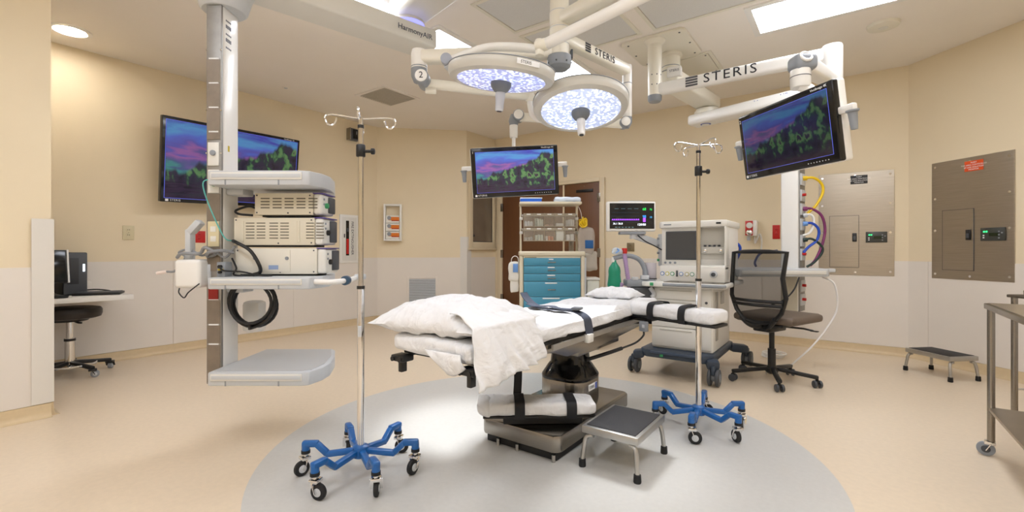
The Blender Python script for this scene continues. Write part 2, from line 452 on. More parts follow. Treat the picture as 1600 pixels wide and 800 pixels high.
t = thing('recessed_downlight', 'round lit downlight in the ceiling at far left', 'downlight', W(-3.495, 3.645, HC))
c = W(-3.495, 3.645, HC)
B().lathe([(.132, -.0005), (.132, -.008), (.104, -.012), (.094, -.004), (.094, -.0005)], Matrix.Translation(c), 40).done('trim_ring', white_m, t)
B().lathe([(.092, -.003), (0, -.003), (0, -.0008), (.092, -.0008)][::1], Matrix.Translation(c), 40).done('lens', ledp_m, t)
c = W(2.86, 3.55, HC)
t = thing('ceiling_speaker', 'round flat white ceiling disc right of the large light panel', 'speaker', c)
B().lathe([(0, -.03), (.055, -.03), (.10, -.022), (.105, -.0005)], Matrix.Translation(c), 36).done('cover', cream_m, t)
B().lathe([(0, -.034), (.03, -.033), (.032, -.029)], Matrix.Translation(c), 24).done('cap', offw_m, t)
c = W(-2.42, 4.93, HC)
t = thing('sprinkler_cover', 'tiny round sprinkler cover in the ceiling between television and ceiling vent', 'sprinkler', c)
B().lathe([(0, -.006), (.03, -.005), (.036, -.0005)], Matrix.Translation(c), 24).done('cover_plate', ceil_m, t)
B().lathe([(.012, -.010), (.02, -.006), (.02, -.004)], Matrix.Translation(c), 20).done('rim', lgrey_m, t)
# ------------------------------------------------------------------ things on the walls
def on_wall(P, Q):               # helper: point at distance s along the wall, n into the room, height z
    P3, Q3 = Vector(P).to_3d(), Vector(Q).to_3d(); d = (Q3 - P3).normalized(); n = Vector((-d.y, d.x, 0))
    def f(s, n_, z): return P3 + d * s + n * n_ + Vector((0, 0, z))
    M = Matrix((-d, -n, Vector((0, 0, 1)))).transposed().to_4x4()   # local x = rightwards seen from inside, y = into wall, z = up
    return f, M, d, n
def wthing(name, label, cat, P, Q, s, z, group=None):               # thing whose local frame is the wall's own
    f, M, d, n = on_wall(P, Q)
    o = lthing(name, label, cat, f(s, 0, z), math.atan2(-d.y, -d.x), group)
    return o
# local frame: x to the right, -y out of the wall, z up

# stainless isolation panels
led_m = mat('green_led', '#20e060', .4, emit=3, emitc='#2cff70')
def iso_panel(s, P, Q, label, signc, signlab):
    t = wthing('power_panel', label, 'power panel', P, Q, s, .755, 'isolated power panels')
    B().box((0, -.006, .51), (.60, .010, 1.02), None, .002).done('cover', steelh_m, t, smooth=False)
    dr = B().box((-.09, -.0135, .335), (.235, .005, .51), None, .0015).done('access_door', steelh_m, t, smooth=False)
    b = B()
    for dx, dz, w_, h_ in ((-.119, .335, .003, .516), (-.09 + .119 - .03 + .03, .335, .003, .516)): pass
    b.box((-.09 - .1195, -.0125, .335), (.003, .004, .516)); b.box((-.09 + .1195, -.0125, .335), (.003, .004, .516)); b.box((-.09, -.0125, .335 + .2575), (.242, .004, .003)); b.box((-.09, -.0125, .335 - .2575), (.242, .004, .003))
    b.done('door_gap', dgrey_m, dr, smooth=False)
    h = B().box((-.005, -.021, .375), (.036, .012, .085), None, .004).done('latch', black_m, dr)
    B().box((-.005, -.029, .368), (.022, .006, .04), None, .002).done('latch_grip', dgrey_m, h)
    mt = B().box((.165, -.017, .375), (.165, .012, .105), None, .003).done('line_monitor', mat('meter_face', '#3f403c', .35), t)
    B().box((.175, -.0242, .372), (.06, .003, .026)).done('meter_window', mat('meter_lcd', '#1c2a12', .2), mt, smooth=False)
    for dx, dz, m_ in ((-.055, .022, led_m), (-.038, .022, led_m), (-.058, -.008, label_m), (-.058, -.026, label_m), (.045, .02, mgrey_m), (.045, -.005, mgrey_m), (.045, -.03, mgrey_m), (.065, .01, mgrey_m)):
        B().box((.165 + dx, -.0245, .375 + dz), (.010, .003, .010)).done('indicator', m_, mt, smooth=False)
    sg = B().box((.03, -.013, .945), (.135, .003, .085), None, .001).done('sign_plate', signc, t, smooth=False)
    for i, (tx, zz) in enumerate((('ALERT', .972), ('THIS AREA CONTROLLED', .953), ('BY LINE ISOLATION', .934), ('MONITOR', .916))):
        text(tx, .016, 'lettering', label_m, sg, frameM((.03, -.0152, zz), (1, 0, 0), (0, 0, 1)), .0004)
    for x, z in ((-.27, .04), (.27, .04), (-.27, .98), (.27, .98), (0, .03), (-.27, .42), (.27, .42), (-.27, .7), (.27, .7), (0, .985)):
        B().cyl((x, -.010, z), (x, -.0135, z), .010, n=12).done('screw', chrome_m, t)
iso_panel(5.70 * 0 + (.47 - .067), PD, PC, 'steel electrical wall panel with a black sign beside the right boom', black_m, '')
LDE = wall_len(PE, PD)
iso_panel(LDE - .515, PE, PD, 'steel electrical wall panel with an orange sign at far right', mat('orange_sign', '#e2541c', .5), '')

# red emergency outlets and ordinary outlets
def outlet(P, Q, s, z, m_, label, w=.075, h=.115):
    t = wthing('wall_outlet', label, 'outlet', P, Q, s, z, 'wall outlets')
    pl = B().box((0, -.006, 0), (w, .008, h), None, .003).done('plate', m_, t)
    for dz in (-.024, .024):
        B().box((0, -.0115, dz), (.032, .004, .028), None, .002).done('receptacle', m_, pl)
        for dx in (-.006, .006): B().box((dx, -.0142, dz + .003), (.003, .002, .010)).done('slot', black_m, pl, smooth=False)
    B().cyl((0, -.0095, 0), (0, -.0115, 0), .003, n=8).done('screw', steel_m, pl)
outlet(PA, PR, 4.15 - 1.36, 1.165, mat('ivory_plate', '#d9cda8', .4), 'ivory wall outlet on the left wall below the television', .085, .13)
outlet(PA, PR, 4.15 - 1.93, 1.14, red_m, 'red wall outlet beside the left boom column', .12, .12)
outlet(PD, PC, .47 + .615, 1.20, red_m, 'red wall outlet left of the right boom column', .07, .15)
outlet(PD, PC, .47 + 2.25, 1.045, mat('bronze_plate', '#8f7f62', .4, .6), 'bronze wall plate above the breathing circuit arm', .10, .11)

# fire extinguisher cabinet
t = wthing('extinguisher_cabinet', 'white recessed fire extinguisher cabinet with vertical lettering on the left wall', 'fire cabinet', PA, PR, 4.15 - 3.688, .835)
bx = B()
bx.box((0, -.010, .32), (.285, .018, .64), None, .004); bx.done('body', white_m, t)
dr = B().box((0, -.0215, .32), (.22, .007, .575), None, .003).done('cabinet_door', offw_m, t)
B().box((-.035, -.0262, .33), (.045, .004, .46)).done('view_slot', glossb_m, dr, smooth=False)
ex = B(); ex.box((-.035, -.0290, .22), (.034, .003, .20), None, .001); ex.done('red_cylinder', red_m, dr, smooth=False)
B().box((-.035, -.0290, .44), (.026, .003, .05), None, .001).done('nozzle', dgrey_m, dr, smooth=False)
B().box((-.082, -.0300, .36), (.012, .012, .05), None, .003).done('pull_handle', dgrey_m, dr)
text('FIRE EXTINGUISHER', .05, 'lettering', ink_m, dr, frameM((.04, -.0258, .33), (0, 0, -1), (1, 0, 0)), .0006)

# glove-box rack on the corner wall
LBA = wall_len(PB, PA)
rk_s = LBA - .2215
t = wthing('glove_box_rack', 'open white wall rack holding glove boxes, on the corner wall', 'rack', PB, PA, rk_s, 1.135)
b = B()
for x in (-.11, .11): b.box((x, -.055, .258), (.025, .105, .515), None, .003)
for z in (.012, .503): b.box((0, -.055, z), (.20, .105, .024), None, .003)
b.done('frame', white_m, t)
B().box((0, -.006, .258), (.2, .008, .48)).done('back_plate', wall_m, t, smooth=False)
f_, M_, d_, n_ = on_wall(PB, PA)
glove_m = mat('glove_carton', '#efece4', .6); orange_m = mat('orange_print', '#e07a1c', .6); redp_m = mat('red_print', '#b93a17', .6)
for i, nm_ in enumerate(('lowest', 'middle', 'topmost')):
    g = lthing('glove_box', 'white and orange glove carton, %s of three in the wall rack' % nm_, 'glove box', f_(rk_s, 0, 1.135 + .026 + i * .112), math.atan2(-d_.y, -d_.x), 'glove cartons in the wall rack')
    B().box((0, -.058, .054), (.185, .09, .106), None, .004).done('carton', glove_m, g)
    B().box((.018, -.1038, .062), (.145, .002, .046)).done('orange_band', orange_m, g, smooth=False)
    B().box((.038, -.1050, .034), (.105, .002, .014)).done('red_band', redp_m, g, smooth=False)
    B().lathe([(.0, 0), (.028, 0), (.028, .002), (0, .002)], Matrix.Translation((-.045, -.104, .07)) @ Matrix.Rotation(R(90), 4, 'X'), 16).done('dispenser_opening', mgrey_m, g)

# wall return grille
t = wthing('return_grille', 'low white louvred return grille in the corner wainscot behind the pillow', 'grille', PB, PA, LBA - .628, .165)
b = B()
for x in (-.2, .2): b.box((x, -.014, .23), (.03, .016, .46), None, .003)
for z in (.015, .445): b.box((0, -.014, z), (.37, .016, .03), None, .003)
b.done('frame', wains_m, t)
B().box((0, -.0085, .23), (.37, .003, .40)).done('duct_plate', mat('duct_grey', '#8f8e8b', .6), t, smooth=False)
for i in range(17):
    B().box((0, -.0175, .042 + i * .0235), (.372, .003, .019), (R(-32), 0, 0)).done('louvre', lgrey_m, t, smooth=False)

# small dark wall unit high on the left wall
t = wthing('wall_clock_unit', 'small dark square unit high on the left wall behind the hooks', 'wall unit', PA, PR, 4.15 - 3.74, 2.545)
B().box((0, -.04, 0), (.14, .08, .15), None, .004).done('body', dgrey_m, t)
B().box((.01, -.083, 0), (.105, .006, .125), None, .003).done('face', glossb_m, t)
text('1', .06, 'mark', lgrey_m, t, frameM((.012, -.0868, .02), (1, 0, 0), (0, 0, 1)), .0005)
B().box((-.078, -.04, 0), (.016, .084, .155), None, .003).done('side_bracket', steel_m, t)

# suction regulator on the back wall
t = wthing('suction_regulator', 'red and white suction regulator with gauge on the wall behind the anesthesia machine', 'regulator', PD, PC, .47 + .845, 1.16)
B().box((0, -.05, .085), (.115, .09, .17), None, .012).done('body', white_m, t)
B().box((-.02, -.098, .085), (.075, .008, .16), None, .003).done('red_face', red_m, t)
B().cyl((-.015, -.100, .115), (-.015, -.116, .115), .032, n=24, bev=.003).done('gauge', offw_m, t)
B().cyl((-.015, -.100, .035), (-.015, -.135, .035), .03, n=24, bev=.004).done('knob', chrome_m, t)
B().cyl((-.03, -.05, 0), (-.03, -.05, -.05), .018, n=16).done('port', lgrey_m, t)
B().tube([(.03, -.05, .0), (.035, -.06, -.08), (.08, -.07, .02), (.10, -.07, -.1), (.06, -.07, -.28)], .009, 8, smooth=6).done('suction_hose', mat('clear_hose', '#e9e6df', .25, alpha=.8), t)

# ------------------------------------------------------------------ screens
def screen_mat(name, w, h, strength, dark=0.):
    m = bpy.data.materials.new(name); m.use_nodes = True; nt = m.node_tree; N = nt.nodes; L = nt.links
    b = N['Principled BSDF']; b.inputs['Base Color'].default_value = (.008, .008, .012, 1); b.inputs['Roughness'].default_value = .12
    tc = N.new('ShaderNodeTexCoord'); mp = N.new('ShaderNodeMapping'); mp.inputs['Scale'].default_value = (1 / w, 1, 1 / h)
    L.new(tc.outputs['Object'], mp.inputs[0]); sp = N.new('ShaderNodeSeparateXYZ'); L.new(mp.outputs[0], sp.inputs[0])
    def math_(op, a, b_=None, v=None):
        n = N.new('ShaderNodeMath'); n.operation = op
        for i, q in enumerate((a, b_)):
            if q is None: continue
            if isinstance(q, (int, float)): n.inputs[i].default_value = q
            else: L.new(q, n.inputs[i])
        return n.outputs[0]
    def noise_(scale, detail=6, sx=1., sz=1., dist=0., w4=0.):
        mm = N.new('ShaderNodeMapping'); mm.inputs['Scale'].default_value = (sx, 1, sz); mm.inputs['Location'].default_value = (w4, 0, w4)
        L.new(mp.outputs[0], mm.inputs[0]); n = N.new('ShaderNodeTexNoise'); n.inputs['Scale'].default_value = scale; n.inputs['Detail'].default_value = detail; n.inputs['Distortion'].default_value = dist
        L.new(mm.outputs[0], n.inputs['Vector']); return n.outputs[0]
    def ramp(fac, stops):
        r = N.new('ShaderNodeValToRGB'); L.new(fac, r.inputs[0]); e = r.color_ramp.elements
        while len(e) < len(stops): e.new(.5)
        for k, (p, hx) in zip(e, stops): k.position = p; k.color = lin(hx)
        return r.outputs[0]
    def mix(fac, a, c):
        n = N.new('ShaderNodeMix'); n.data_type = 'RGBA'; L.new(fac, n.inputs[0]); L.new(a, n.inputs[6]); L.new(c, n.inputs[7]); return n.outputs[2]
    x, z = sp.outputs[0], sp.outputs[2]
    sky = ramp(math_('ADD', z, math_('MULTIPLY', noise_(3.4, 10, .8, 1.7, .5, 3.), .75)),
               [(.12, '#17303a'), (.24, '#3a7f7c'), (.31, '#3d4f78'), (.40, '#5a4a86'), (.47, '#8a5590'), (.54, '#4f4a98'), (.66, '#4a60b4'), (.78, '#4a86b8'), (.92, '#3a3f9c')])
    ridge = math_('ADD', math_('MULTIPLY', x, .55), math_('MULTIPLY', noise_(4.2, 7, 1, .05), .75))
    mm_ = math_('SUBTRACT', math_('SUBTRACT', ridge, .22), z)
    mask = N.new('ShaderNodeClamp'); L.new(math_('MULTIPLY', mm_, 18.), mask.inputs[0])
    land = ramp(noise_(6, 14, 2.2, .9, .25, 1.), [(.30, '#0a0a14'), (.45, '#2a2138'), (.52, '#1f3030'), (.58, '#4c7648'), (.63, '#5c7a4c'), (.68, '#2c2236')])
    low = ramp(noise_(9, 8, .7, 2.2, 1.5, 5.), [(.3, '#130c18'), (.5, '#33203a'), (.62, '#1f2a2a'), (.75, '#46283a')])
    lm = N.new('ShaderNodeClamp'); L.new(math_('MULTIPLY', math_('SUBTRACT', math_('ADD', math_('MULTIPLY', noise_(2.5, 4, 1, .1, 0, 9.), .3), math_('MULTIPLY', x, -.15)), math_('ADD', z, .42)), 9.), lm.inputs[0])
    colr = mix(lm.outputs[0], mix(mask.outputs[0], sky, land), low)
    L.new(colr, b.inputs['Emission Color']); b.inputs['Emission Strength'].default_value = strength
    return m
def pose(c, yaw, tilt, roll):
    return Matrix.Translation(c) @ Matrix.Rotation(R(yaw), 4, 'Z') @ Matrix.Rotation(R(tilt), 4, 'X') @ Matrix.Rotation(R(roll), 4, 'Y')

# wall television (left wall) on a tilting bracket
t = vthing('wall_television', 'large television on the left wall behind the equipment boom', 'television', (-2.863, 4.808, 1.866))
M = pose((-2.863, 4.808, 1.866), 58.6, 8, -1.7)
hs = B().box((0, .022, 0), (1.36, .055, .79), None, .006).done('housing', glossb_m, t, M=M)
B().box((0, -.0065, .004), (1.295, .002, .715)).done('screen', screen_mat('television_picture', 1.295, .715, .62), hs, smooth=False)
hb = B()
for x0, z0, sx, sz in ((0, .365, 1.305, .004), (0, -.357, 1.305, .004), (-.652, .004, .004, .72), (.652, .004, .004, .72)): hb.box((x0, -.0072, z0), (sx, .0015, sz))
hb.done('screen_outline', mat('blue_screen_edge', '#5560c8', .4, emit=.5), hs, smooth=False)
text('STERIS', .026, 'lettering', label_m, hs, frameM((-.56, -.0068, -.376), (1, 0, 0), (0, 0, 1)), .0004, space=1.2)
B().box((-.63, -.007, -.376), (.026, .0012, .022)).done('logo_mark', label_m, hs, smooth=False)
text('VividImage 4K', .022, 'lettering', label_m, hs, frameM((.55, -.0068, .378), (1, 0, 0), (0, 0, 1)), .0004)
B().box((0, .075, 0), (.5, .06, .4), None, .01).done('back_box', black_m, hs)
B().beam((0, .10, 0), (-.02, .23, .03), .12, .3, .01).done('wall_bracket', black_m, hs)

# ------------------------------------------------------------------ alcove desk, computer, stool
t = thing('alcove_desk', 'white wall-hung desk top in the left alcove', 'desk', (-5.06, .93, .60))
B().span((-5.36, .63, .60), (-4.75, 1.24, .64), .006).done('desk_top', mat('white_laminate', '#e8e4dd', .3), t)
B().span((-5.362, .63, .6402), (-5.345, 1.10, .73), .003).done('backsplash', wains_m, t)
B().span((-5.36, .66, .40), (-4.85, .69, .60), .004).done('bracket', wains_m, t)
t = thing('computer_tower', 'black computer tower standing on the alcove desk', 'computer', (-5.22, .95, .64))
B().span((-5.335, .86, .645), (-5.03, 1.01, .985), .01).done('case', black_m, t)
fp = B().span((-5.03, .865, .65), (-5.018, 1.005, .98), .004).done('front_panel', dgrey_m, t)
B().span((-5.019, .885, .73), (-5.015, .955, .94), .003).done('grille', mat('tower_grille', '#303135', .5), fp)
B().span((-5.018, .978, .83), (-5.014, .992, .89), .001).done('power_light', mat('cool_led', '#e8f4ff', .4, emit=1.2), fp)
B().span((-5.32, .875, .6403), (-5.05, .995, .6455)).done('feet', rubber_m, t, smooth=False)
t = lthing('computer_monitor', 'computer monitor seen from behind on the alcove desk, cut by the wall corner', 'monitor', (-4.98, .70, .64), R(95))
B().box((0, 0, .235), (.36, .02, .26), (R(-8), 0, 0), .004).done('panel', black_m, t)
B().box((0, -.0125, .235), (.34, .004, .24), (R(-8), 0, 0), .001).done('screen', glossb_m, t)
B().box((.186, 0, .235), (.012, .026, .262), (R(-8), 0, 0), .003).done('side_edge', label_m, t)
B().box((0, .02, .09), (.05, .03, .16), None, .006).done('neck', black_m, t)
B().box((0, .02, .007), (.2, .15, .012), None, .004).done('foot', black_m, t)
t = lthing('desk_keyboard', 'black keyboard with a looped cable on the alcove desk', 'keyboard', (-4.93, 1.06, .64), R(62))
B().box((0, 0, .012), (.30, .13, .018), (R(3), 0, 0), .004).done('body', black_m, t)
for r_ in range(4):
    B().box((0, -.04 + r_ * .027, .0235 + (r_ - 1.5) * .0014), (.28, .021, .006), (R(3), 0, 0), .002).done('key_row', dgrey_m, t)
B().tube([(-.10, .06, .012), (-.13, .11, .03), (-.05, .13, .035), (.04, .12, .02), (.0, .10, .006), (-.16, .13, .006)], .006, 8, smooth=8).done('cable', black_m, t)
t = lthing('desk_mouse', 'flat black device on the alcove desk beside the monitor', 'mouse', (-4.80, .80, .64), R(75))
B().rbox((0, 0, .011), (.11, .06, .02), .009, 4).done('body', black_m, t)
B().box((.02, 0, .0215), (.01, .008, .004), None, .001).done('wheel', mgrey_m, t)

def caster(b_fork, b_wheel, b_hub, p, heading, r=.035, w=.018):
    """twin-less swivel caster with the wheel touching z=0 under p; heading = direction of trail"""
    x, y, z = p; dx, dy = math.cos(heading), math.sin(heading); px, py = -dy, dx
    cx, cy = x + dx * .018, y + dy * .018
    b_wheel.cyl((cx - px * w / 2, cy - py * w / 2, r), (cx + px * w / 2, cy + py * w / 2, r), r, n=24, bev=.006)
    b_hub.cyl((cx - px * (w / 2 + .003), cy - py * (w / 2 + .003), r), (cx + px * (w / 2 + .003), cy + py * (w / 2 + .003), r), r * .5, n=16, bev=.001)
    for s in (-1, 1):
        q = (w / 2 + .005) * s
        b_fork.beam((x + px * q, y + py * q, z), (cx + px * q, cy + py * q, r * .9), .022, .004, .001)
    b_fork.box((x + dx * .004, y + dy * .004, z), (w + .022, w + .022, .016), (0, 0, heading), .005)
    b_fork.cyl((x, y, z), (x, y, z + .02), .011, n=12)

t = lthing('swivel_stool', 'round black swivel stool with chrome post under the alcove desk', 'stool', W(-3.55, 3.70, 0), R(20))
B().lathe([(0, .455), (.16, .455), (.19, .465), (.198, .49), (.198, .52), (.188, .537), (.15, .545), (0, .547)], None, 48).done('seat', mat('dark_brown_vinyl', '#241d19', .45), t)
B().lathe([(0, .435), (.11, .435), (.13, .455), (0, .456)], None, 24).done('seat_plate', black_m, t)
B().tube([(.03, 0, .44), (.10, 0, .425), (.13, 0, .425)], .008, 8).done('height_lever', black_m, t)
B().cyl((0, 0, .09), (0, 0, .30), .032, n=24).cyl((0, 0, .29), (0, 0, .44), .023, n=24).done('post', chrome_m, t)
B().cyl((0, 0, .275), (0, 0, .295), .036, n=24).done('post_collar', black_m, t)
B().torus((0, 0, .085), .16, .009, 40, 8).done('foot_ring', chrome_m, t)
for k in range(5):
    a = 2 * math.pi * k / 5
    lg = B().beam((.02 * math.cos(a), .02 * math.sin(a), .10), (.26 * math.cos(a), .26 * math.sin(a), .075), .035, .028, .008).done('leg', black_m, t)
    fb, wb, hb2 = B(), B(), B(); caster(fb, wb, hb2, (.25 * math.cos(a), .25 * math.sin(a), .06), a + 1, .028, .03)
    wb.done('caster_wheel', mgrey_m, lg); fb.done('caster_fork', black_m, lg); hb2.done('caster_hub', lgrey_m, lg)

# ------------------------------------------------------------------ left equipment boom (view-aligned)
t = vthing('equipment_boom', 'white ceiling equipment boom with tall column and three shelves at left', 'equipment boom', (-.15, 2.53, HC))
LB = t
B().cyl((-.15, 2.53, 2.60), (-.15, 2.53, HC - .001), .095, n=32).cyl((-.15, 2.53, HC - .03), (-.15, 2.53, HC - .001), .19, n=40).done('ceiling_mount', white_m, t)
B().beam((-.10, 2.48, 2.655), (-.76, 3.23, 2.655), .235, .15, .03, 3).done('upper_arm', offw_m, t)
B().lathe([(.11, 2.53), (.112, 2.50), (.112, 2.585), (.10, 2.59)], Matrix.Translation((-.72, 3.19, 0)), 40).done('swivel_hub', offw_m, t)
B().lathe([(.1135, 2.527), (.1135, 2.56)], Matrix.Translation((-.72, 3.19, 0)), 40).done('glow_ring', mat('violet_glow', '#7a78e8', .4, emit=1.1, emitc='#8f92ff'), t)
B().beam((-.60, 3.29, 2.468), (-1.63, 2.34, 2.468), .235, .125, .015, 3).done('lower_arm', offw_m, t)
text('HarmonyAIR', .05, 'arm_lettering', mat('grey_print', '#5c6170', .6), t, frameM((-.645, 3.085, 2.465) , (.72, .69, 0), (0, 0, 1)) @ Matrix.Translation((0, 0, .0)), .001)
B().lathe([(.06, 2.262), (.10, 2.264), (.112, 2.275), (.118, 2.30), (.14, 2.37), (.142, 2.42), (.06, 2.425)], Matrix.Translation((-1.53, 2.45, 0)), 40).done('column_collar', lgrey_m, t)
col = B().span((-1.570, 2.380, .315), (-1.491, 2.515, 2.37), .012, 3).done('column', white_m, t)
B().span((-1.5685, 2.366, .315), (-1.4925, 2.381, 2.30), .002).done('service_channel', mat('channel_metal', '#9c9a96', .5, .75, var=.12, vscale=14), col)
for z in (1.985, 1.86, 1.735, 1.61, .80 - .05, .62, .52): B().box((-1.5305, 2.3645, z), (.05, .004, .007)).done('channel_clip', label_m, col, smooth=False)
blank_m = mat('channel_cover', '#8a7f73', .5, .5, var=.08, vscale=20)
for (z0, z1) in ((1.867, 1.975), (1.742, 1.852), (1.575, 1.727), (1.16, 1.285), (.90, 1.01), (.63, .740), (.53, .61), (.33, .51)):
    B().span((-1.564, 2.3625, z0 - .006), (-1.497, 2.3665, z1 + .006), .001).done('blank_plate', blank_m, col, smooth=False)
for z in (1.50, 1.36):
    pl = B().span((-1.559, 2.3600, z - .065), (-1.502, 2.3665, z + .055), .002).done('gas_outlet', offw_m, col)
    B().cyl((-1.53, 2.360, z), (-1.53, 2.350, z), .014, n=16, bev=.002).done('outlet_port', mgrey_m, pl)
pl = B().span((-1.559, 2.360, 1.02), (-1.502, 2.3665, 1.15), .002).done('power_outlet', mat('ivory_plate', '#d9cda8', .4), col)
for z in (1.06, 1.11): B().span((-1.545, 2.3585, z - .014), (-1.516, 2.361, z + .014), .001).done('receptacle', offw_m, pl)
for z in (.79,): B().span((-1.556, 2.3595, z - .04), (-1.506, 2.3665, z + .03), .002).done('red_outlet', mat('dark_red', '#8e1712', .4), col)
for z in (2.03, 1.72, 1.50): B().cyl((-1.5675, 2.3665, z), (-1.5675, 2.362, z), .004, n=8).cyl((-1.4935, 2.3665, z), (-1.4935, 2.362, z), .004, n=8).done('channel_screw', chrome_m, col)
lb = B()
for i, z in enumerate((2.20, 2.17, 2.13, 2.10, 2.06)):
    for j in range(4): lb.box((-1.4905, 2.405 + j * .012, z), (.001, .008, .018 if i % 2 else .008))
lb.done('printed_labels', mat('grey_print', '#5c6170', .6), col, smooth=False)
B().box((-1.4905, 2.425, 1.535), (.001, .014, .03)).done('warning_label', mat('yellow_print', '#c8b030', .6), col, smooth=False)

def shelf_poly():
    return [(-1.488, 2.25), (-1.03, 2.25), (-.995, 2.262), (-.965, 2.35), (-.962, 2.44), (-1.0, 2.60), (-1.06, 2.76), (-1.085, 2.79), (-1.488, 2.79)]
def boom_shelf(z1, th, label, tray=False, rimc=lgrey_m):
    s = B().prism(shelf_poly(), z1 - th, z1, .008).done('shelf', rimc, t)
    B().span((-1.472, 2.2455, z1 - th * .62), (-1.025, 2.2510, z1 - th * .12), .002).done('front_rail', offw_m, s)
    B().span((-1.466, 2.2435, z1 - th * .50), (-1.031, 2.2465, z1 - th * .24), .001).done('rail_groove', lgrey_m, s)
    sup = B(); sup.span((-1.49, 2.40, z1 - th - .03), (-1.40, 2.50, z1 - th + .002), .006); sup.done('support_block', lgrey_m, s)
    for x in (-1.40, -1.14): B().span((x - .004, 2.2495, z1 - th * .99), (x + .004, 2.2505, z1 - th * .64)).done('rail_clip', mgrey_m, s, smooth=False)
    return s
sh = boom_shelf(.405, .068, 'low')
B().prism([(-1.47, 2.275), (-1.04, 2.275), (-1.0, 2.30), (-.985, 2.42), (-1.02, 2.60), (-1.085, 2.765), (-1.47, 2.765)], .4052, .408).done('tray_mat', mat('shelf_mat', '#bdbfc1', .35), sh, smooth=False)
boom_shelf(.868, .058, 'mid')
boom_shelf(1.392, .072, 'top')
hd = B().tube([(-.985, 2.30, .845), (-.90, 2.31, .842), (-.86, 2.40, .845), (-.86, 2.52, .848)], .014, 12, smooth=6).done('shelf_handle', white_m, t)
B().cyl((-.86, 2.37, .845), (-.86, 2.40, .846), .024, n=20).done('handle_grip', mat('blue_grey_plastic', '#33506a', .4), hd)
B().box((-.84, 2.55, .855), (.05, .06, .03), None, .006).done('brake_button', lgrey_m, hd)
B().span((-1.488, 2.53, .55), (-1.39, 2.62, .72), .02).done('rear_bracket', white_m, t)

def vents(b_, x0, z0, nx, nz, dx, dz, w, h, y):
    for i in range(nx):
        for j in range(nz): b_.box((x0 + i * dx, y, z0 - j * dz), (w, .002, h))
vent_m = mat('vent_slot', '#6f6a5c', .6)
def device(name, label, x0, x1, y0, y1, z0, z1, m_, kind):
    d = vthing(name, label, 'medical device', ((x0 + x1) / 2, (y0 + y1) / 2, z0), 'stacked video devices on the boom shelf')
    cs = B().span((x0, y0, z0 + .010), (x1 - .045, y1, z1), .004).done('case', m_, d)
    B().span((x1 - .0452, y0 + .002, z0 + .012), (x1, y1 - .002, z1 - .002), .014, 3).done('front_bezel', offw_m, d)
    fp_ = B().span((x1 - .004, y0 + .085, z0 + .025), (x1 + .008, y1 - .01, z1 - .012), .006).done('front_panel', dgrey_m, d)
    B().span((x1 - .05, y0 + .004, z1 - .003), (x1 + .006, y1 - .006, z1 + .003), .002).done('purple_stripe', mat('purple_print', '#5b4d94', .5), d)
    B().span((x0 + .03, y0 + .02, z0 + .0005), (x1 - .06, y1 - .02, z0 + .0105)).done('feet', rubber_m, d, smooth=False)
    B().cyl((x1 - .006, y0 + .055, (z0 + z1) / 2), (x1 + .014, y0 + .055, (z0 + z1) / 2), .014, n=16, bev=.002).done('socket', mat('green_plastic', '#3fa06a', .4) if kind == 2 else black_m, d)
    for q in (.03, .055): B().cyl((x1 - .003, y0 + .03, z1 - q), (x1 + .004, y0 + .03, z1 - q), .006, n=10).done('button', mgrey_m, d)
    vb = B(); y = y0 - .0004; zm = z1 - .028
    if kind == 2: vents(vb, x0 + .055, zm, 5, 4, .062, .016, .046, .006, y)
    if kind == 1:
        vents(vb, x0 + .085, zm, 2, 6, .056, .0155, .044, .005, y); vents(vb, x0 + .207, zm, 2, 6, .056, .0155, .044, .005, y); vents(vb, x0 + .395, zm, 2, 6, .052, .0155, .040, .005, y)
    if kind: vb.done('vent_slots', vent_m, cs, smooth=False)['kind'] = 'stuff'
    if kind == 1:
        for x in (x0 + .045, x0 + .335): B().box((x, y0 - .002, (z0 + z1) / 2 + .004), (.014, .005, .11), None, .002).done('rack_strap', m_, cs)
    if kind == 0:
        pd = B().box((x0 + .19, y0 - .002, (z0 + z1) / 2 + .006), (.19, .004, .115), None, .001).done('side_hatch', m_, cs)
        for x in (x0 + .105, x0 + .27): B().cyl((x, y0 - .004, (z0 + z1) / 2 + .02), (x, y0 - .009, (z0 + z1) / 2 + .02), .009, n=14).done('hatch_knob', mgrey_m, pd)
        B().box((x0 + .20, y0 - .0045, z0 + .045), (.05, .001, .022)).done('sticker', mat('sticker_blue', '#8fa3c8', .6), pd, smooth=False)
    for x, z in ((x0 + .012, z1 - .012), (x0 + .012, z0 + .022), (x1 - .06, z1 - .012), (x1 - .06, z0 + .022), ((x0 + x1) / 2, z0 + .02)):
        B().cyl((x, y0 - .002, z), (x, y0 + .002, z), .004, n=8).done('case_screw', dgrey_m, cs)
    return d
device('video_processor', 'off-white device with side hatch, lowest of three stacked on the boom shelf', -1.435, -.968, 2.39, 2.575, .868, 1.012, mat('pale_case', '#e2ddd0', .4), 0)
device('light_source', 'beige device with two groups of vents, middle of three on the boom shelf', -1.44, -.978, 2.385, 2.57, 1.018, 1.170, beige_m, 1)
device('camera_control_unit', 'narrow beige vented device on top of the boom device stack', -1.335, -.988, 2.39, 2.57, 1.175, 1.298, beige_m, 2)

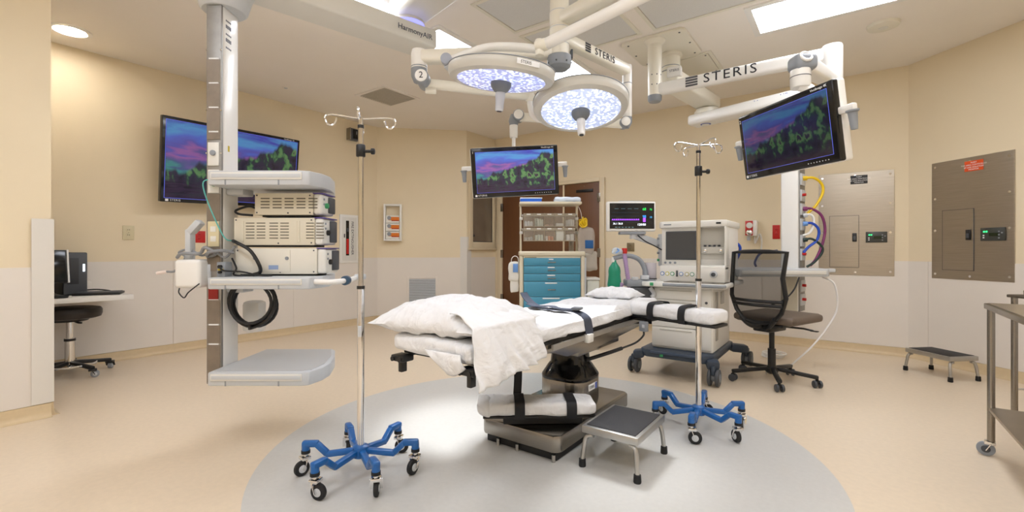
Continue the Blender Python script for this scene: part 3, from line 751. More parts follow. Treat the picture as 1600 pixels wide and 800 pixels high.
t = vthing('white_equipment_box', 'white rounded box with upright handle, mounted left of the boom column', 'equipment box', (-1.625, 2.36, .81))
B().span((-1.690, 2.30, .812), (-1.560, 2.42, .955), .018, 4).done('body', white_m, t)
B().beam((-1.655, 2.37, .95), (-1.655, 2.37, 1.11), .03, .045, .008).beam((-1.655, 2.37, 1.09), (-1.60, 2.37, 1.15), .05, .035, .01).done('handle_arm', lgrey_m, t)
B().span((-1.575, 2.36, .85), (-1.545, 2.40, .93), .004).done('mounting_clamp', lgrey_m, t)
t = vthing('boom_power_adapter', 'small grey adapter box with plugs beside the stacked devices', 'adapter', (-1.445, 2.33, .868))
B().span((-1.475, 2.30, .8685), (-1.432, 2.36, .942), .004).done('body', mgrey_m, t)
B().cyl((-1.4535, 2.30, .92), (-1.4535, 2.286, .92), .009, n=12).cyl((-1.4535, 2.30, .892), (-1.4535, 2.286, .892), .007, n=12).done('plug', black_m, t)
B().box((-1.4535, 2.2985, .905), (.03, .002, .008)).done('yellow_mark', mat('yellow_print', '#c8b030', .6), t, smooth=False)

def cable(name, label, pts, r, m_, sm=8, parent_off=None, n=8):
    c0 = Vector(pts[0]); o = vthing(name, label, 'cable', tuple(c0))
    B().tube(pts, r, n, smooth=sm).done('sheath', m_, o)
    return o
gcab = mat('grey_cable', '#8b8d90', .45); bcab = mat('black_cable', '#18181a', .45)
cb = cable('coiled_black_cable', 'thick black cable coil hanging under the boom device shelf', [(-1.40, 2.395, .875), (-1.44, 2.40, .80)], .010, bcab)
for q, (rr, oy, oz) in enumerate(((.128, 0, 0), (.121, .018, .004), (.113, -.016, .006), (.124, .03, -.008))):
    pts = [(-1.355 + rr * math.cos(a) * .93, 2.40 + oy + .01 * math.sin(a * 2 + q), .725 + oz + rr * math.sin(a) * .95) for a in [2 * math.pi * k / 28 for k in range(28)]]
    B().tube([Vector(p) for p in pts], .0085, 8, closed=True).done('loop', bcab, cb)
B().box((-1.355, 2.405, .605), (.014, .06, .03), None, .003).done('cable_tie', black_m, cb)
cable('white_tipped_cable', 'grey cable with a white tip sticking out left of the white box', [(-1.75, 2.33, .893), (-1.70, 2.33, .90), (-1.68, 2.37, .965), (-1.72, 2.38, .99), (-1.66, 2.37, 1.005), (-1.58, 2.35, .975), (-1.52, 2.34, 1.0), (-1.47, 2.36, .965), (-1.42, 2.36, 1.02)], .006, gcab)
w_ = bpy.data.objects['white_tipped_cable']; B().cyl((-1.795, 2.33, .885), (-1.745, 2.33, .893), .008, n=12).done('tip', mat('pink_white_tip', '#ecdcd4', .4), w_)
cable('grey_cable_bundle', 'grey looped cable bundle on top of the white box', [(-1.70, 2.34, .965), (-1.66, 2.32, .985), (-1.58, 2.33, .985), (-1.54, 2.31, 1.015), (-1.50, 2.33, .985), (-1.55, 2.35, .97), (-1.52, 2.31, .99), (-1.47, 2.33, 1.0), (-1.43, 2.37, .99)], .0085, gcab)
cable('teal_gas_line', 'thin teal line from the column outlet down to the devices', [(-1.53, 2.345, 1.365), (-1.555, 2.32, 1.34), (-1.54, 2.33, 1.25), (-1.49, 2.34, 1.12), (-1.46, 2.35, 1.06), (-1.44, 2.38, 1.05)], .0032, mat('teal_line', '#5fb7b0', .4))
w_ = bpy.data.objects['teal_gas_line']; B().cyl((-1.53, 2.352, 1.35), (-1.51, 2.335, 1.335), .012, n=12).done('green_connector', mat('green_plastic', '#3fa06a', .4), w_)
cable('black_video_cable', 'thick black cable arching across the side of the lowest stacked device', [(-1.44, 2.38, 1.05), (-1.40, 2.345, 1.04), (-1.33, 2.34, 1.00), (-1.285, 2.34, .93), (-1.285, 2.35, .89), (-1.32, 2.35, .8765)], .009, bcab)
cable('thin_black_leads', 'thin black leads lying on the shelf in front of the adapter', [(-1.4535, 2.286, .92), (-1.43, 2.29, .90), (-1.36, 2.32, .893), (-1.28, 2.33, .875), (-1.22, 2.34, .8735), (-1.30, 2.36, .8735), (-1.42, 2.36, .875), (-1.40, 2.34, .91), (-1.44, 2.37, .96)], .0045, bcab)
cable('loose_black_wire', 'thin black wire dangling below the white box', [(-1.56, 2.30, .835), (-1.58, 2.29, .815), (-1.61, 2.29, .79), (-1.63, 2.29, .765), (-1.655, 2.29, .79), (-1.66, 2.30, .812)], .003, bcab, 5)
cable('rear_black_cable', 'black cable lying behind the top stacked device', [(-1.36, 2.42, 1.185), (-1.42, 2.40, 1.19), (-1.45, 2.42, 1.21), (-1.40, 2.45, 1.235), (-1.35, 2.45, 1.22)], .006, bcab)

# ------------------------------------------------------------------ lamp hub and surgical lamps (view-aligned)
hubX, hubD = .262, 2.55
t = vthing('lamp_hub_column', 'white ceiling column carrying the lamp arms, with a grey bottom cap', 'ceiling column', (hubX, hubD, HC))
Mh = Matrix.Translation((hubX, hubD, 0))
B().lathe([(.052, 2.07), (.052, 2.50), (.075, 2.51), (.075, HC - .03), (.16, HC - .02), (.16, HC - .001)], Mh, 36).done('column', cream_m, t)
B().lathe([(0, 1.998), (.045, 2.0), (.063, 2.015), (.067, 2.035), (.067, 2.07), (.045, 2.076)], Mh, 36).done('bottom_cap', mgrey_m, t)
B().box((hubX + .066, hubD - .01, 2.08), (.012, .03, .05), None, .003).done('cap_tab', dgrey_m, t)
for a in (200, 250, 300, 340): B().cyl((hubX + .066 * math.cos(R(a)), hubD + .066 * math.sin(R(a)), 2.03), (hubX + .069 * math.cos(R(a)), hubD + .069 * math.sin(R(a)), 2.03), .005, n=8).done('cap_screw', dgrey_m, t)
for z in (2.135, 2.225, 2.315): B().lathe([(.0525, z - .002), (.0535, z - .002), (.0535, z + .002), (.0525, z + .002)], Mh, 36).done('swivel_seam', lgrey_m, t)

def lens_mat(name, tint, seedv, stre):
    m = bpy.data.materials.new(name); m.use_nodes = True; nt = m.node_tree; N = nt.nodes; L = nt.links; b = N['Principled BSDF']
    b.inputs['Base Color'].default_value = (.7, .75, .85, 1); b.inputs['Roughness'].default_value = .15
    tc = N.new('ShaderNodeTexCoord'); v = N.new('ShaderNodeTexVoronoi'); v.inputs['Scale'].default_value = 55
    L.new(tc.outputs['Object'], v.inputs['Vector'])
    n = N.new('ShaderNodeTexNoise'); n.inputs['Scale'].default_value = 30; L.new(tc.outputs['Object'], n.inputs['Vector'])
    ad = N.new('ShaderNodeMath'); ad.operation = 'ADD'; L.new(v.outputs['Distance'], ad.inputs[0])
    mu = N.new('ShaderNodeMath'); mu.operation = 'MULTIPLY'; mu.inputs[1].default_value = .9; L.new(n.outputs[0], mu.inputs[0]); L.new(mu.outputs[0], ad.inputs[1])
    r = N.new('ShaderNodeValToRGB'); e = r.color_ramp.elements
    e[0].position = .50; e[0].color = (1, 1, 1, 1); e[1].position = .98; e[1].color = lin(tint)
    k = e.new(.72); k.color = lin('#dfe8fb')
    L.new(ad.outputs[0], r.inputs[0]); L.new(r.outputs[0], b.inputs['Emission Color']); b.inputs['Emission Strength'].default_value = stre
    return m
def lamp_head(t, c, n, lensm, rad=.272, th=.064, grip_m=white_m, power=1.0):
    n = Vector(n).normalized(); c = Vector(c)
    z = -n; x = Vector((1, 0, 0)); x = (x - z * x.dot(z)).normalized(); y = z.cross(x)
    M = Matrix((x, y, z)).transposed().to_4x4(); M.translation = c
    hd = B().lathe([(rad * .83, 0.0), (rad * .86, -.004), (rad * .97, .004), (rad, .02), (rad, .05), (rad * .985, .056), (rad * .97, .060), (rad * .93, th), (rad * .5, th + .006), (0, th + .007)], None, 64).done('head_housing', mat('lamp_housing', '#cfccc3', .38), t, M=M)
    B().lathe([(rad * 1.002, .0525), (rad * 1.006, .0535), (rad * 1.006, .0565), (rad * .99, .0575)], None, 64).done('housing_seam', mgrey_m, hd, off=(0, 0, 0))
    B().lathe([(rad * .83, -.0005), (rad * .80, -.004), (0, -.006), (0, .002), (rad * .83, .002)], None, 64).done('lens', lensm, hd, off=(0, 0, 0))
    cl = B().lathe([(.026, -.055), (.036, -.05), (.05, -.03), (.053, -.02), (.053, -.006), (.0, -.004)], None, 28).done('handle_collar', mat('collar_grey', '#757a80', .45), hd, off=(0, 0, 0))
    B().lathe([(0, -.150), (.018, -.149), (.021, -.145), (.022, -.10), (.026, -.065), (.022, -.052), (0, -.05)], None, 24).done('sterile_handle', grip_m, hd, off=(0, 0, 0))
    sp = B().lathe([(.013, -.1485), (.013, -.1515), (0, -.1515)], None, 16).done('handle_tip', black_m, hd, off=(0, 0, 0))
    li = bpy.data.lights.new('lamp_beam', 'SPOT'); li.energy = BEAM_POWER * power; li.spot_size = R(40); li.spot_blend = .6; li.shadow_soft_size = .16; li.color = (.93, .96, 1)
    lo = bpy.data.objects.new('lamp_beam', li); COL.objects.link(lo); lo.parent = hd; lo.location = (0, 0, -.165)
    return hd, M
# left lamp, hung from the tubular arm
t = vthing('surgical_lamp', 'left surgical lamp, nearly level head under a tubular arm, bluish lens', 'surgical lamp', (hubX, hubD, 2.27), 'surgical lamps')
B().cyl((hubX, hubD, 2.235), (hubX, hubD, 2.312), .0545, n=32).done('hub_sleeve', cream_m, t)
B().beam((hubX, hubD, 2.272), (.80, 1.90, 2.272), .075, .07, .018, 3).done('swing_arm', cream_m, t)
B().cyl((.76, 1.95, 2.14), (.76, 1.95, 2.31), .046, n=28).done('elbow_post', white_m, t)
B().cyl((.15, 2.255, 2.003), (.77, 1.96, 2.185), .028, n=28, bev=.006).done('tubular_arm', white_m, t)
B().cyl((.135, 2.262, 2.035), (.135, 2.262, 1.955), .022, n=24, bev=.004).cyl((.12, 2.27, 2.0), (.17, 2.245, 2.008), .030, n=24, bev=.004).done('arm_end_pivot', cream_m, t)
B().tube([(.135, 2.262, 1.985), (.08, 2.30, 2.01), (-.02, 2.33, 2.03), (-.13, 2.34, 2.03), (-.24, 2.35, 2.0), (-.325, 2.35, 1.965)], [.021, .022, .022, .021, .02, .02], 14, smooth=8).done('curved_yoke', white_m, t)
B().cyl((-.33, 2.30, 1.962), (-.33, 2.335, 1.962), .028, n=28, bev=.004).done('yoke_knob', mat('blue_grey_cap', '#a3a8b4', .4), t)
B().cyl((-.325, 2.335, 1.955), (-.29, 2.36, 1.93), .034, n=28, bev=.006).done('yoke_joint', lgrey_m, t)
hd, M = lamp_head(t, (-.055, 2.36, 1.866), (-.077, .11, -1), lens_mat('lamp_lens_blue', '#3f4f9a', 0, .95), grip_m=mat('pale_grip', '#d3d6da', .4))
pl = B().prism([(-.06, -.012), (.06, -.012), (.06, .012), (-.06, .012)], 0, .001, .0004, Matrix.Rotation(R(-62), 4, 'Z') @ Matrix.Translation((.2728, 0, .033)) @ Matrix.Rotation(R(90), 4, 'Z') @ Matrix.Rotation(R(90), 4, 'X')).done('name_plate', label_m, hd, off=(0, 0, 0))
text('STERIS', .020, 'lettering', ink_m, pl, Matrix.Rotation(R(-62), 4, 'Z') @ Matrix.Translation((.2742, -.012, .033)) @ Matrix.Rotation(R(90), 4, 'Z') @ Matrix.Rotation(R(90), 4, 'X'), .0003, off=(0, 0, 0))

# right lamp, on the arm with the round number 2 joint
t = vthing('surgical_lamp', 'right surgical lamp, head tilted to the camera with brilliant white lens', 'surgical lamp', (hubX, hubD, 2.09), 'surgical lamps')
B().cyl((hubX, hubD, 2.078), (hubX, hubD, 2.132), .0545, n=32).done('hub_sleeve', cream_m, t)
B().beam((hubX, hubD, 2.10), (-.53, 2.625, 2.10), .07, .075, .02, 3).done('swing_arm', cream_m, t)
B().lathe([(.043, 2.035), (.045, 2.04), (.045, 2.12), (.040, 2.142), (.02, 2.15), (0, 2.151)], Matrix.Translation((-.53, 2.63, 0)), 32).done('elbow_post', white_m, t)
B().lathe([(.0458, 2.042), (.0458, 2.047)], Matrix.Translation((-.53, 2.63, 0)), 32).done('post_seam', mgrey_m, t)
kn = B().lathe([(.0, 1.955), (.03, 1.958), (.044, 1.99), (.046, 2.035), (.0, 2.036)], Matrix.Translation((-.53, 2.63, 0)), 28).done('knuckle', mgrey_m, t)
B().cyl((-.505, 2.56, 1.973), (-.505, 2.70, 1.973), .040, n=36, bev=.004).done('spring_pivot', mgrey_m, t)
ds = B().cyl((-.505, 2.553, 1.973), (-.505, 2.561, 1.973), .034, n=36, bev=.002).done('number_disc', white_m, t)
text('2', .05, 'number', ink_m, ds, frameM((-.505, 2.5525, 1.973), (1, 0, 0), (0, 0, 1)), .0006)
B().beam((-.52, 2.65, 1.965), (.11, 2.80, 1.938), .055, .052, .018, 3).cyl((.109, 2.80, 1.965), (.109, 2.80, 1.905), .028, n=24, bev=.004).done('spring_arm', cream_m, t)
B().cyl((-.50, 2.66, 1.925), (-.44, 2.67, 1.925), .02, n=16).done('spring_cover', cream_m, t)
B().tube([(.109, 2.80, 1.91), (.115, 2.80, 1.86), (.13, 2.80, 1.82), (.17, 2.78, 1.79), (.22, 2.76, 1.80)], .019, 14, smooth=8).done('curved_yoke', white_m, t)
lamp_head(t, (.393, 2.64, 1.800), (0, -.22, -.976), lens_mat('lamp_lens_white', '#66779c', 4, 1.05), power=.5)

# ------------------------------------------------------------------ suspended monitors
def display(t, M, w, h, num, strength):
    hs = B().box((0, .012, 0), (w, .03, h), None, .008, 3).done('bezel', glossb_m, t, M=M)
    B().box((0, .04, 0), (w * 1.01, .04, h * 1.01), None, .012, 3).done('white_back', white_m, hs, off=(0, 0, 0))
    ctr = Vector((0, 0, 0))
    B().box((0, -.0038, .002), (w * .895, .002, h * .81)).done('screen', screen_mat('monitor_picture_%s' % num, w * .895, h * .81, strength), hs, smooth=False, off=(0, 0, 0))
    hb = B()
    for x0, z0, sx, sz in ((0, .002 + h * .407, w * .9, .0018), (0, .002 - h * .407, w * .9, .0018), (-w * .4485, .002, .0018, h * .815), (w * .4485, .002, .0018, h * .815)): hb.box((x0, -.0042, z0), (sx, .001, sz))
    hb.done('screen_outline', mat('blue_screen_edge', '#5560c8', .4, emit=.5), hs, smooth=False, off=(0, 0, 0))
    text('STERIS', .017, 'lettering', label_m, hs, frameM((-w * .39, -.0038, -h * .455), (1, 0, 0), (0, 0, 1)), .0004, off=(0, 0, 0), space=1.25)
    B().box((-w * .462, -.0036, -h * .455), (.014, .0012, .013)).done('logo_mark', label_m, hs, smooth=False, off=(0, 0, 0))
    text('VividImage 4K', .015, 'lettering', label_m, hs, frameM((w * .38, -.0038, h * .455), (1, 0, 0), (0, 0, 1)), .0004, off=(0, 0, 0))
    text(num, .024, 'number', label_m, hs, frameM((-w * .475, -.0038, h * .41), (1, 0, 0), (0, 0, 1)), .0005, off=(0, 0, 0))
    kb = B()
    for k in range(8): kb.cyl((w * (.22 + k * .026), -.003, -h * .455), (w * (.22 + k * .026), -.0048, -h * .455), .0025, n=8)
    kb.done('touch_keys', lgrey_m, hs, off=(0, 0, 0))
    for s in (-1, 1):
        hb_ = B().box((s * (w / 2 + .025), .022, .035), (.085, .026, .032), None, .008).done('handle_bar', white_m, hs, off=(0, 0, 0))
        B().lathe([(0, -.075), (.012, -.073), (.0135, -.06), (.0175, -.005), (.024, 0), (.024, .006), (0, .007)], Matrix.Translation((s * (w / 2 + .052), .022, .018)), 20).done('handle_grip', mgrey_m, hb_, off=(0, 0, 0))
    B().cyl((0, .055, 0), (0, .10, 0), .05, n=24, bev=.006).done('back_mount', white_m, hs, off=(0, 0, 0))
    return hs
t = vthing('suspended_monitor', 'monitor number 1 hanging from the lamp hub in front of the brown door', 'monitor', (hubX, hubD, 2.18), 'boom-mounted monitors')
p3 = (.755, 3.02)
B().cyl((hubX, hubD, 2.138), (hubX, hubD, 2.222), .0545, n=32).done('hub_sleeve', cream_m, t)
B().beam((hubX, hubD, 2.18), (p3[0] - .0, p3[1], 2.18), .06, .07, .015, 3).done('swing_arm', cream_m, t)
ax = Vector((p3[0] - hubX, p3[1] - hubD, 0)).normalized(); nrm = Vector((ax.y, -ax.x, 0))
lc = Vector((hubX, hubD, 2.18)) + ax * .36 + nrm * .0318
text('STERIS', .058, 'arm_lettering', ink_m, t, frameM(lc + ax * .03, ax, (0, 0, 1)), .0008, stretch=1.1, space=1.15)
lb = B()
for k in range(4): lb.beam(lc - ax * .165 + Vector((0, 0, -.02 + k * .0135)), lc - ax * .115 + Vector((0, 0, -.02 + k * .0135)), .002, .009, 0)
lb.done('arm_logo', ink_m, t, smooth=False)
B().cyl((p3[0], p3[1], 1.872), (p3[0], p3[1], 2.215), .030, n=28, bev=.005).done('drop_post', white_m, t)
B().lathe([(.0308, 2.09), (.0308, 2.095)], Matrix.Translation((p3[0], p3[1], 0)), 28).done('post_seam', mgrey_m, t)
B().lathe([(0, 1.80), (.012, 1.80), (.031, 1.835), (.031, 1.873), (0, 1.874)], Matrix.Translation((p3[0], p3[1], 0)), 24).done('post_knuckle', mgrey_m, t)
B().cyl((.735, 2.975, 1.835), (.735, 3.06, 1.835), .034, n=32, bev=.004).done('spring_pivot', mgrey_m, t)
B().cyl((.735, 2.968, 1.835), (.735, 2.976, 1.835), .029, n=32, bev=.002).done('pivot_disc', white_m, t)
B().beam((.74, 3.02, 1.83), (.045, 3.26, 1.945), .05, .06, .018, 3).done('spring_arm', cream_m, t)
B().cyl((.045, 3.21, 1.95), (.045, 3.31, 1.95), .038, n=32, bev=.004).done('end_pivot', mgrey_m, t)
B().cyl((.045, 3.203, 1.95), (.045, 3.211, 1.95), .032, n=32, bev=.002).done('end_disc', white_m, t)
B().lathe([(0, 1.885), (.03, 1.89), (.036, 1.92), (.022, 1.965), (0, 1.97)], Matrix.Translation((.012, 3.27, 0)), 24).done('end_knuckle', mgrey_m, t)
B().cyl((.012, 3.27, 1.80), (.012, 3.27, 1.89), .029, n=24, bev=.005).cyl((.012, 3.27, 1.54), (.012, 3.27, 1.805), .013, n=16).beam((.012, 3.285, 1.55), (.018, 3.235, 1.55), .06, .06, .008).done('hanger', white_m, t)
display(t, pose((.023, 3.175, 1.545), 4.9, 6.6, -3.7), .60, .338, '1', 1.0)

# right monitor with its own ceiling post
pu = W(1.173, 3.786, HC)
t = vthing('suspended_monitor', 'monitor number 2 on the lettered arm at right, turned sideways', 'monitor', (1.173, 3.786, HC), 'boom-mounted monitors')
B().lathe([(.056, 2.27), (.056, HC - .06), (.085, HC - .03), (.085, HC - .021)], Matrix.Translation((1.173, 3.786, 0)), 32).done('ceiling_post', cream_m, t)
B().lathe([(0, 2.218), (.045, 2.22), (.054, 2.232), (.056, 2.272), (0, 2.273)], Matrix.Translation((1.173, 3.786, 0)), 32).done('post_cap', mgrey_m, t)
for z in (2.43, 2.35):
    for a in (230, 270, 310): B().cyl((1.173 + .056 * math.cos(R(a)), 3.786 + .056 * math.sin(R(a)), z), (1.173 + .058 * math.cos(R(a)), 3.786 + .058 * math.sin(R(a)), z), .005, n=8).done('post_screw', dgrey_m, t)
a0, a1 = Vector((1.173, 3.786, 2.315)), Vector((2.145, 3.087, 2.315))
B().beam(a0, a1, .075, .096, .026, 3).cyl((2.145, 3.087, 2.10), (2.145, 3.087, 2.375), .06, n=32, bev=.012).done('swing_arm', white_m, t)
ax = (a1 - a0).normalized(); nrm = Vector((ax.y, -ax.x, 0))
lc = a0 + ax * .52 + nrm * .0390
text('STERIS', .098, 'arm_lettering', ink_m, t, frameM(lc + ax * .05, ax, (0, 0, 1)), .0008, stretch=1.12, space=1.2)
lb = B()
for k in range(4): lb.beam(lc - ax * .265 + Vector((0, 0, -.030 + k * .020)), lc - ax * .175 + Vector((0, 0, -.030 + k * .020)), .002, .014, 0)
lb.done('arm_logo', mat('grey_logo', '#55565a', .6), t, smooth=False)
jx, jd = 1.50, 2.38
B().beam((2.13, 3.07, 2.13), (jx, jd, 1.965), .085, .095, .025, 3).done('spring_arm', white_m, t)
B().rbox((jx, jd, 1.965), (.115, .105, .085), .028, 6).done('joint_cover', mgrey_m, t)
B().torus((jx - .01, jd - .045, 1.985), .026, .008, 24, 8, Matrix.Rotation(R(62), 4, 'X')).done('joint_horseshoe', white_m, t)
B().lathe([(.044, 1.84), (.047, 1.845), (.047, 1.93), (0, 1.932)], Matrix.Translation((jx - .01, jd, 0)), 28).done('joint_cylinder', white_m, t)
B().lathe([(.0476, 1.893), (.0476, 1.897)], Matrix.Translation((jx - .01, jd, 0)), 28).done('cylinder_seam', dgrey_m, t)
B().tube([(jx - .01, jd, 1.85), (jx + .03, jd - .02, 1.82), (jx + .045, jd - .06, 1.74), (jx - .02, jd - .13, 1.62), (1.39, 2.21, 1.56)], .026, 14, smooth=8).done('curved_neck', white_m, t)
display(t, pose((1.30, 2.208, 1.547), -80.6, 8.4, .8), .60, .34, '2', .30)

# ------------------------------------------------------------------ right boom with column, shelf and hoses
mp = thing('ceiling_mounting_plate', 'cream rounded ceiling plate carrying the right boom and monitor post', 'mounting plate', (-1.28, 3.95, HC))
B().prism([(-1.515, 3.67), (-1.05, 3.67), (-1.02, 3.70), (-1.02, 4.20), (-1.05, 4.23), (-1.515, 4.23), (-1.545, 4.20), (-1.545, 3.70)], HC - .02, HC - .0008, .003).done('plate', cream_m, mp)
for x, y in ((-1.49, 3.72), (-1.28, 3.70), (-1.07, 3.72), (-1.05, 3.95), (-1.07, 4.18), (-1.49, 4.18), (-1.51, 3.95)): B().cyl((x, y, HC - .0235), (x, y, HC - .0195), .008, n=10).done('screw', dgrey_m, mp)
t = vthing('gas_supply_boom', 'white ceiling gas boom at right with hose column and shelf behind the chair', 'supply boom', (1.40, 4.06, HC))
B().lathe([(.10, 2.46), (.10, 2.55), (.092, 2.56), (.078, 2.57), (.078, HC - .05), (.095, HC - .04), (.095, HC - .0205)], Matrix.Translation((1.40, 4.06, 0)), 36).done('ceiling_column', cream_m, t)
for z in (2.61, 2.565): B().lathe([(.0788 if z > 2.6 else .0935, z - .003), (.0788 if z > 2.6 else .0935, z + .003)], Matrix.Translation((1.40, 4.06, 0)), 36).done('column_seam', mgrey_m, t)
B().beam((1.34, 3.99, 2.50), (2.04, 4.74, 2.50), .21, .12, .025, 3).done('upper_arm', cream_m, t)
B().box((1.395, 3.955, 2.53), (.12, .06, .09), (0, 0, R(-30)), .015).done('motor_cover', white_m, t)
text('STERIS', .028, 'lettering', mat('grey_print', '#5c6170', .6), t, frameM((1.38, 3.922, 2.535), (.866, -.5, 0), (0, 0, 1)), .0006)
B().lathe([(.11, 2.375), (.12, 2.38), (.12, 2.41), (.105, 2.415), (.105, 2.435), (.09, 2.44)], Matrix.Translation((1.98, 4.68, 0)), 40).done('swivel_hub', cream_m, t)
B().beam((1.86, 4.76, 2.325), (2.53, 3.90, 2.325), .20, .105, .03, 3).done('lower_arm', white_m, t)
text('HarmonyAIR', .055, 'arm_lettering', mat('blue_print', '#6070b8', .6), t, frameM(Vector((2.28, 4.06, 2.335)), (.615, -.789, 0), (0, 0, 1)), .0008)
B().lathe([(.0, 2.268), (.045, 2.268), (.05, 2.272)], Matrix.Translation((1.95, 4.64, 0)), 24).done('blue_ring', mat('blue_print', '#6070b8', .6), t)
B().lathe([(.0, 2.264), (.036, 2.264), (.036, 2.268)], Matrix.Translation((1.95, 4.64, 0)), 24).done('ring_centre', white_m, t)
MC = pose((2.470, 4.06, 0), -48, 0, 0); Z0 = (0, 0, 0)
col = B().span((-.068, -.08, .475), (.068, .08, 2.29), .012, 3).done('column', white_m, t, M=MC)
B().span((-.064, -.090, .475), (.064, -.078, .775), .004).done('lower_cover', mat('cream_cover', '#ddd6c4', .45), col, off=Z0)
sc = B().span((.066, -.07, .475), (.078, .07, 1.72), .003).done('service_channel', mat('channel_metal', '#9c9a96', .5, .75, var=.12, vscale=14), col, off=Z0)
for i, z in enumerate((1.62, 1.48, 1.36, 1.23, 1.09, .97, .70, .58)):
    p_ = B().span((.076, -.06, z - .055), (.088, .05, z + .045), .003).done('outlet_plate', lgrey_m, sc, off=Z0)
    if i in (1, 5, 6, 7): B().cyl((.085, -.03, z), (.115, -.03, z), .012, n=12).done('red_port', red_m, sc, off=Z0)
for i, z in enumerate((1.50, 1.25)):
    B().span((-.085, -.02, z - .11), (-.066, .07, z + .11), .003).done('left_outlet_rail', lgrey_m, col, off=Z0)
B().prism([(1.86, 3.77), (2.58, 3.77), (2.62, 3.80), (2.62, 4.20), (1.86, 4.20)], .785, .85, .01).done('shelf', lgrey_m, t)
B().span((1.88, 3.764, .805), (2.57, 3.771, .835), .002).done('shelf_rail', offw_m, t)
B().box((2.645, 3.83, .835), (.06, .05, .03), None, .006).done('shelf_handle', lgrey_m, t)
def hose(name, label, pts, r, m_, conn=None):
    o = cable(name, label, pts, r, m_, 8, n=10)
    if conn: B().cyl(pts[0], tuple(Vector(pts[0]) + (Vector(pts[1]) - Vector(pts[0])).normalized() * .035), r * 1.8, n=14, bev=.002).done('connector', conn, o)
    return o
yel = mat('yellow_hose', '#e8c20e', .4); pur = mat('purple_hose', '#7e2f64', .4); blu = mat('blue_hose', '#1c49b8', .4); grn = mat('dark_green_hose', '#16302a', .45); wht = mat('white_hose', '#eceae6', .35)
hose('yellow_air_hose', 'yellow gas hose curving from the right boom column', [(2.515, 3.99, 1.625), (2.60, 3.97, 1.625), (2.67, 3.97, 1.57), (2.675, 3.97, 1.49), (2.62, 3.97, 1.39), (2.57, 3.975, 1.34), (2.54, 3.99, 1.30)], .011, yel, yel)
hose('purple_vacuum_hose', 'purple hose hanging from the right boom column to the shelf', [(2.515, 3.99, 1.36), (2.58, 3.97, 1.36), (2.66, 3.96, 1.30), (2.69, 3.96, 1.18), (2.665, 3.96, 1.05), (2.62, 3.97, .93), (2.57, 3.97, .87)], .011, pur, pur)
hose('blue_gas_hose', 'blue hose looping beside the right boom column', [(2.515, 3.985, 1.23), (2.58, 3.965, 1.235), (2.635, 3.96, 1.18), (2.62, 3.96, 1.09), (2.55, 3.965, 1.03), (2.51, 3.97, .98)], .011, blu, mat('pale_blue', '#6d9ad8', .4))
hose('dark_green_hose', 'dark green hose from the right boom column down to the shelf', [(2.515, 3.985, 1.09), (2.58, 3.965, 1.10), (2.655, 3.955, 1.04), (2.66, 3.955, .98), (2.60, 3.965, .90), (2.54, 3.97, .86)], .010, grn, grn)
hose('white_wall_hose', 'thin white hose hanging from the right boom shelf to the floor', [(2.60, 3.86, .78), (2.66, 3.80, .72), (2.68, 3.80, .52), (2.58, 3.78, .36), (2.45, 3.76, .22), (2.30, 3.74, .10), (2.18, 3.72, .02), (2.05, 3.72, .012)], .007, wht)
wh = bpy.data.objects['white_wall_hose']
for k in range(3): B().torus((2.44 + .01 * k, 4.32, .012 + .014 * k), .085 + .006 * k, .007, 28, 8).done('floor_coil', wht, wh)
hose('white_shelf_tube', 'short white tube looped at the right boom column above the shelf', [(2.515, 3.985, 1.30), (2.57, 3.97, 1.31), (2.60, 3.97, 1.27), (2.59, 3.97, 1.20), (2.56, 3.97, 1.15), (2.515, 3.985, 1.13)], .010, wht, lgrey_m)
hose('blue_machine_hose', 'blue hose loop between the anesthesia machine and the boom', [(1.84, 4.22, .88), (1.84, 4.20, 1.0), (1.90, 4.18, 1.075), (1.99, 4.17, 1.085), (2.06, 4.17, 1.04), (2.06, 4.18, .97), (2.02, 4.19, .88)], .012, blu, mat('pale_blue', '#6d9ad8', .4))
hose('blue_black_lines', 'bundle of blue and black lines left of the right boom column', [(2.33, 4.05, 1.00), (2.24, 4.03, .99), (2.16, 4.02, .97), (2.12, 4.02, .90), (2.13, 4.02, .86)], .010, mat('indigo_hose', '#26315e', .4))
hose('black_shelf_lead', 'black lead hanging below the right boom shelf behind the chair mesh', [(2.33, 3.74, .78), (2.28, 3.73, .68), (2.20, 3.73, .60), (2.10, 3.73, .56)], .006, bcab)
# ------------------------------------------------------------------ operating table (room-aligned)
t = thing('operating_table', 'operating table with white sheeted mattress on a steel base, centre of the room', 'operating table', (-1.345, 2.31, 0))
OT = t
base_poly = [(-1.56, 1.89), (-1.53, 1.86), (-1.115, 1.86), (-1.085, 1.89), (-1.085, 2.70), (-1.115, 2.73), (-1.53, 2.73), (-1.56, 2.70)]
B().prism(base_poly, .045, .128, .012).done('base_cover', steel_m, t)
B().prism([(-1.53, 1.885), (-1.11, 1.885), (-1.11, 2.70), (-1.53, 2.70)], .004, .047, .003).done('base_skirt', rubber_m, t)
for x, y in ((-1.12, 1.875), (-1.10, 2.25), (-1.45, 1.875), (-1.33, 1.875)): B().cyl((x, y, .002), (x, y, .035), .009, n=10).done('levelling_foot', alu_m, t)
def rrect(cx, cy, hx, hy, r, n=6):
    P = []
    for (sx, sy, a0) in ((1, 1, 0), (-1, 1, 90), (-1, -1, 180), (1, -1, 270)):
        for k in range(n + 1):
            a = R(a0 + 90 * k / n); P.append((cx + sx * (hx - r) + r * math.cos(a), cy + sy * (hy - r) + r * math.sin(a)))
    return P
B().prism(rrect(-1.335, 2.43, .150, .150, .10), .127, .256, .004).done('column_shroud', steel_m, t)
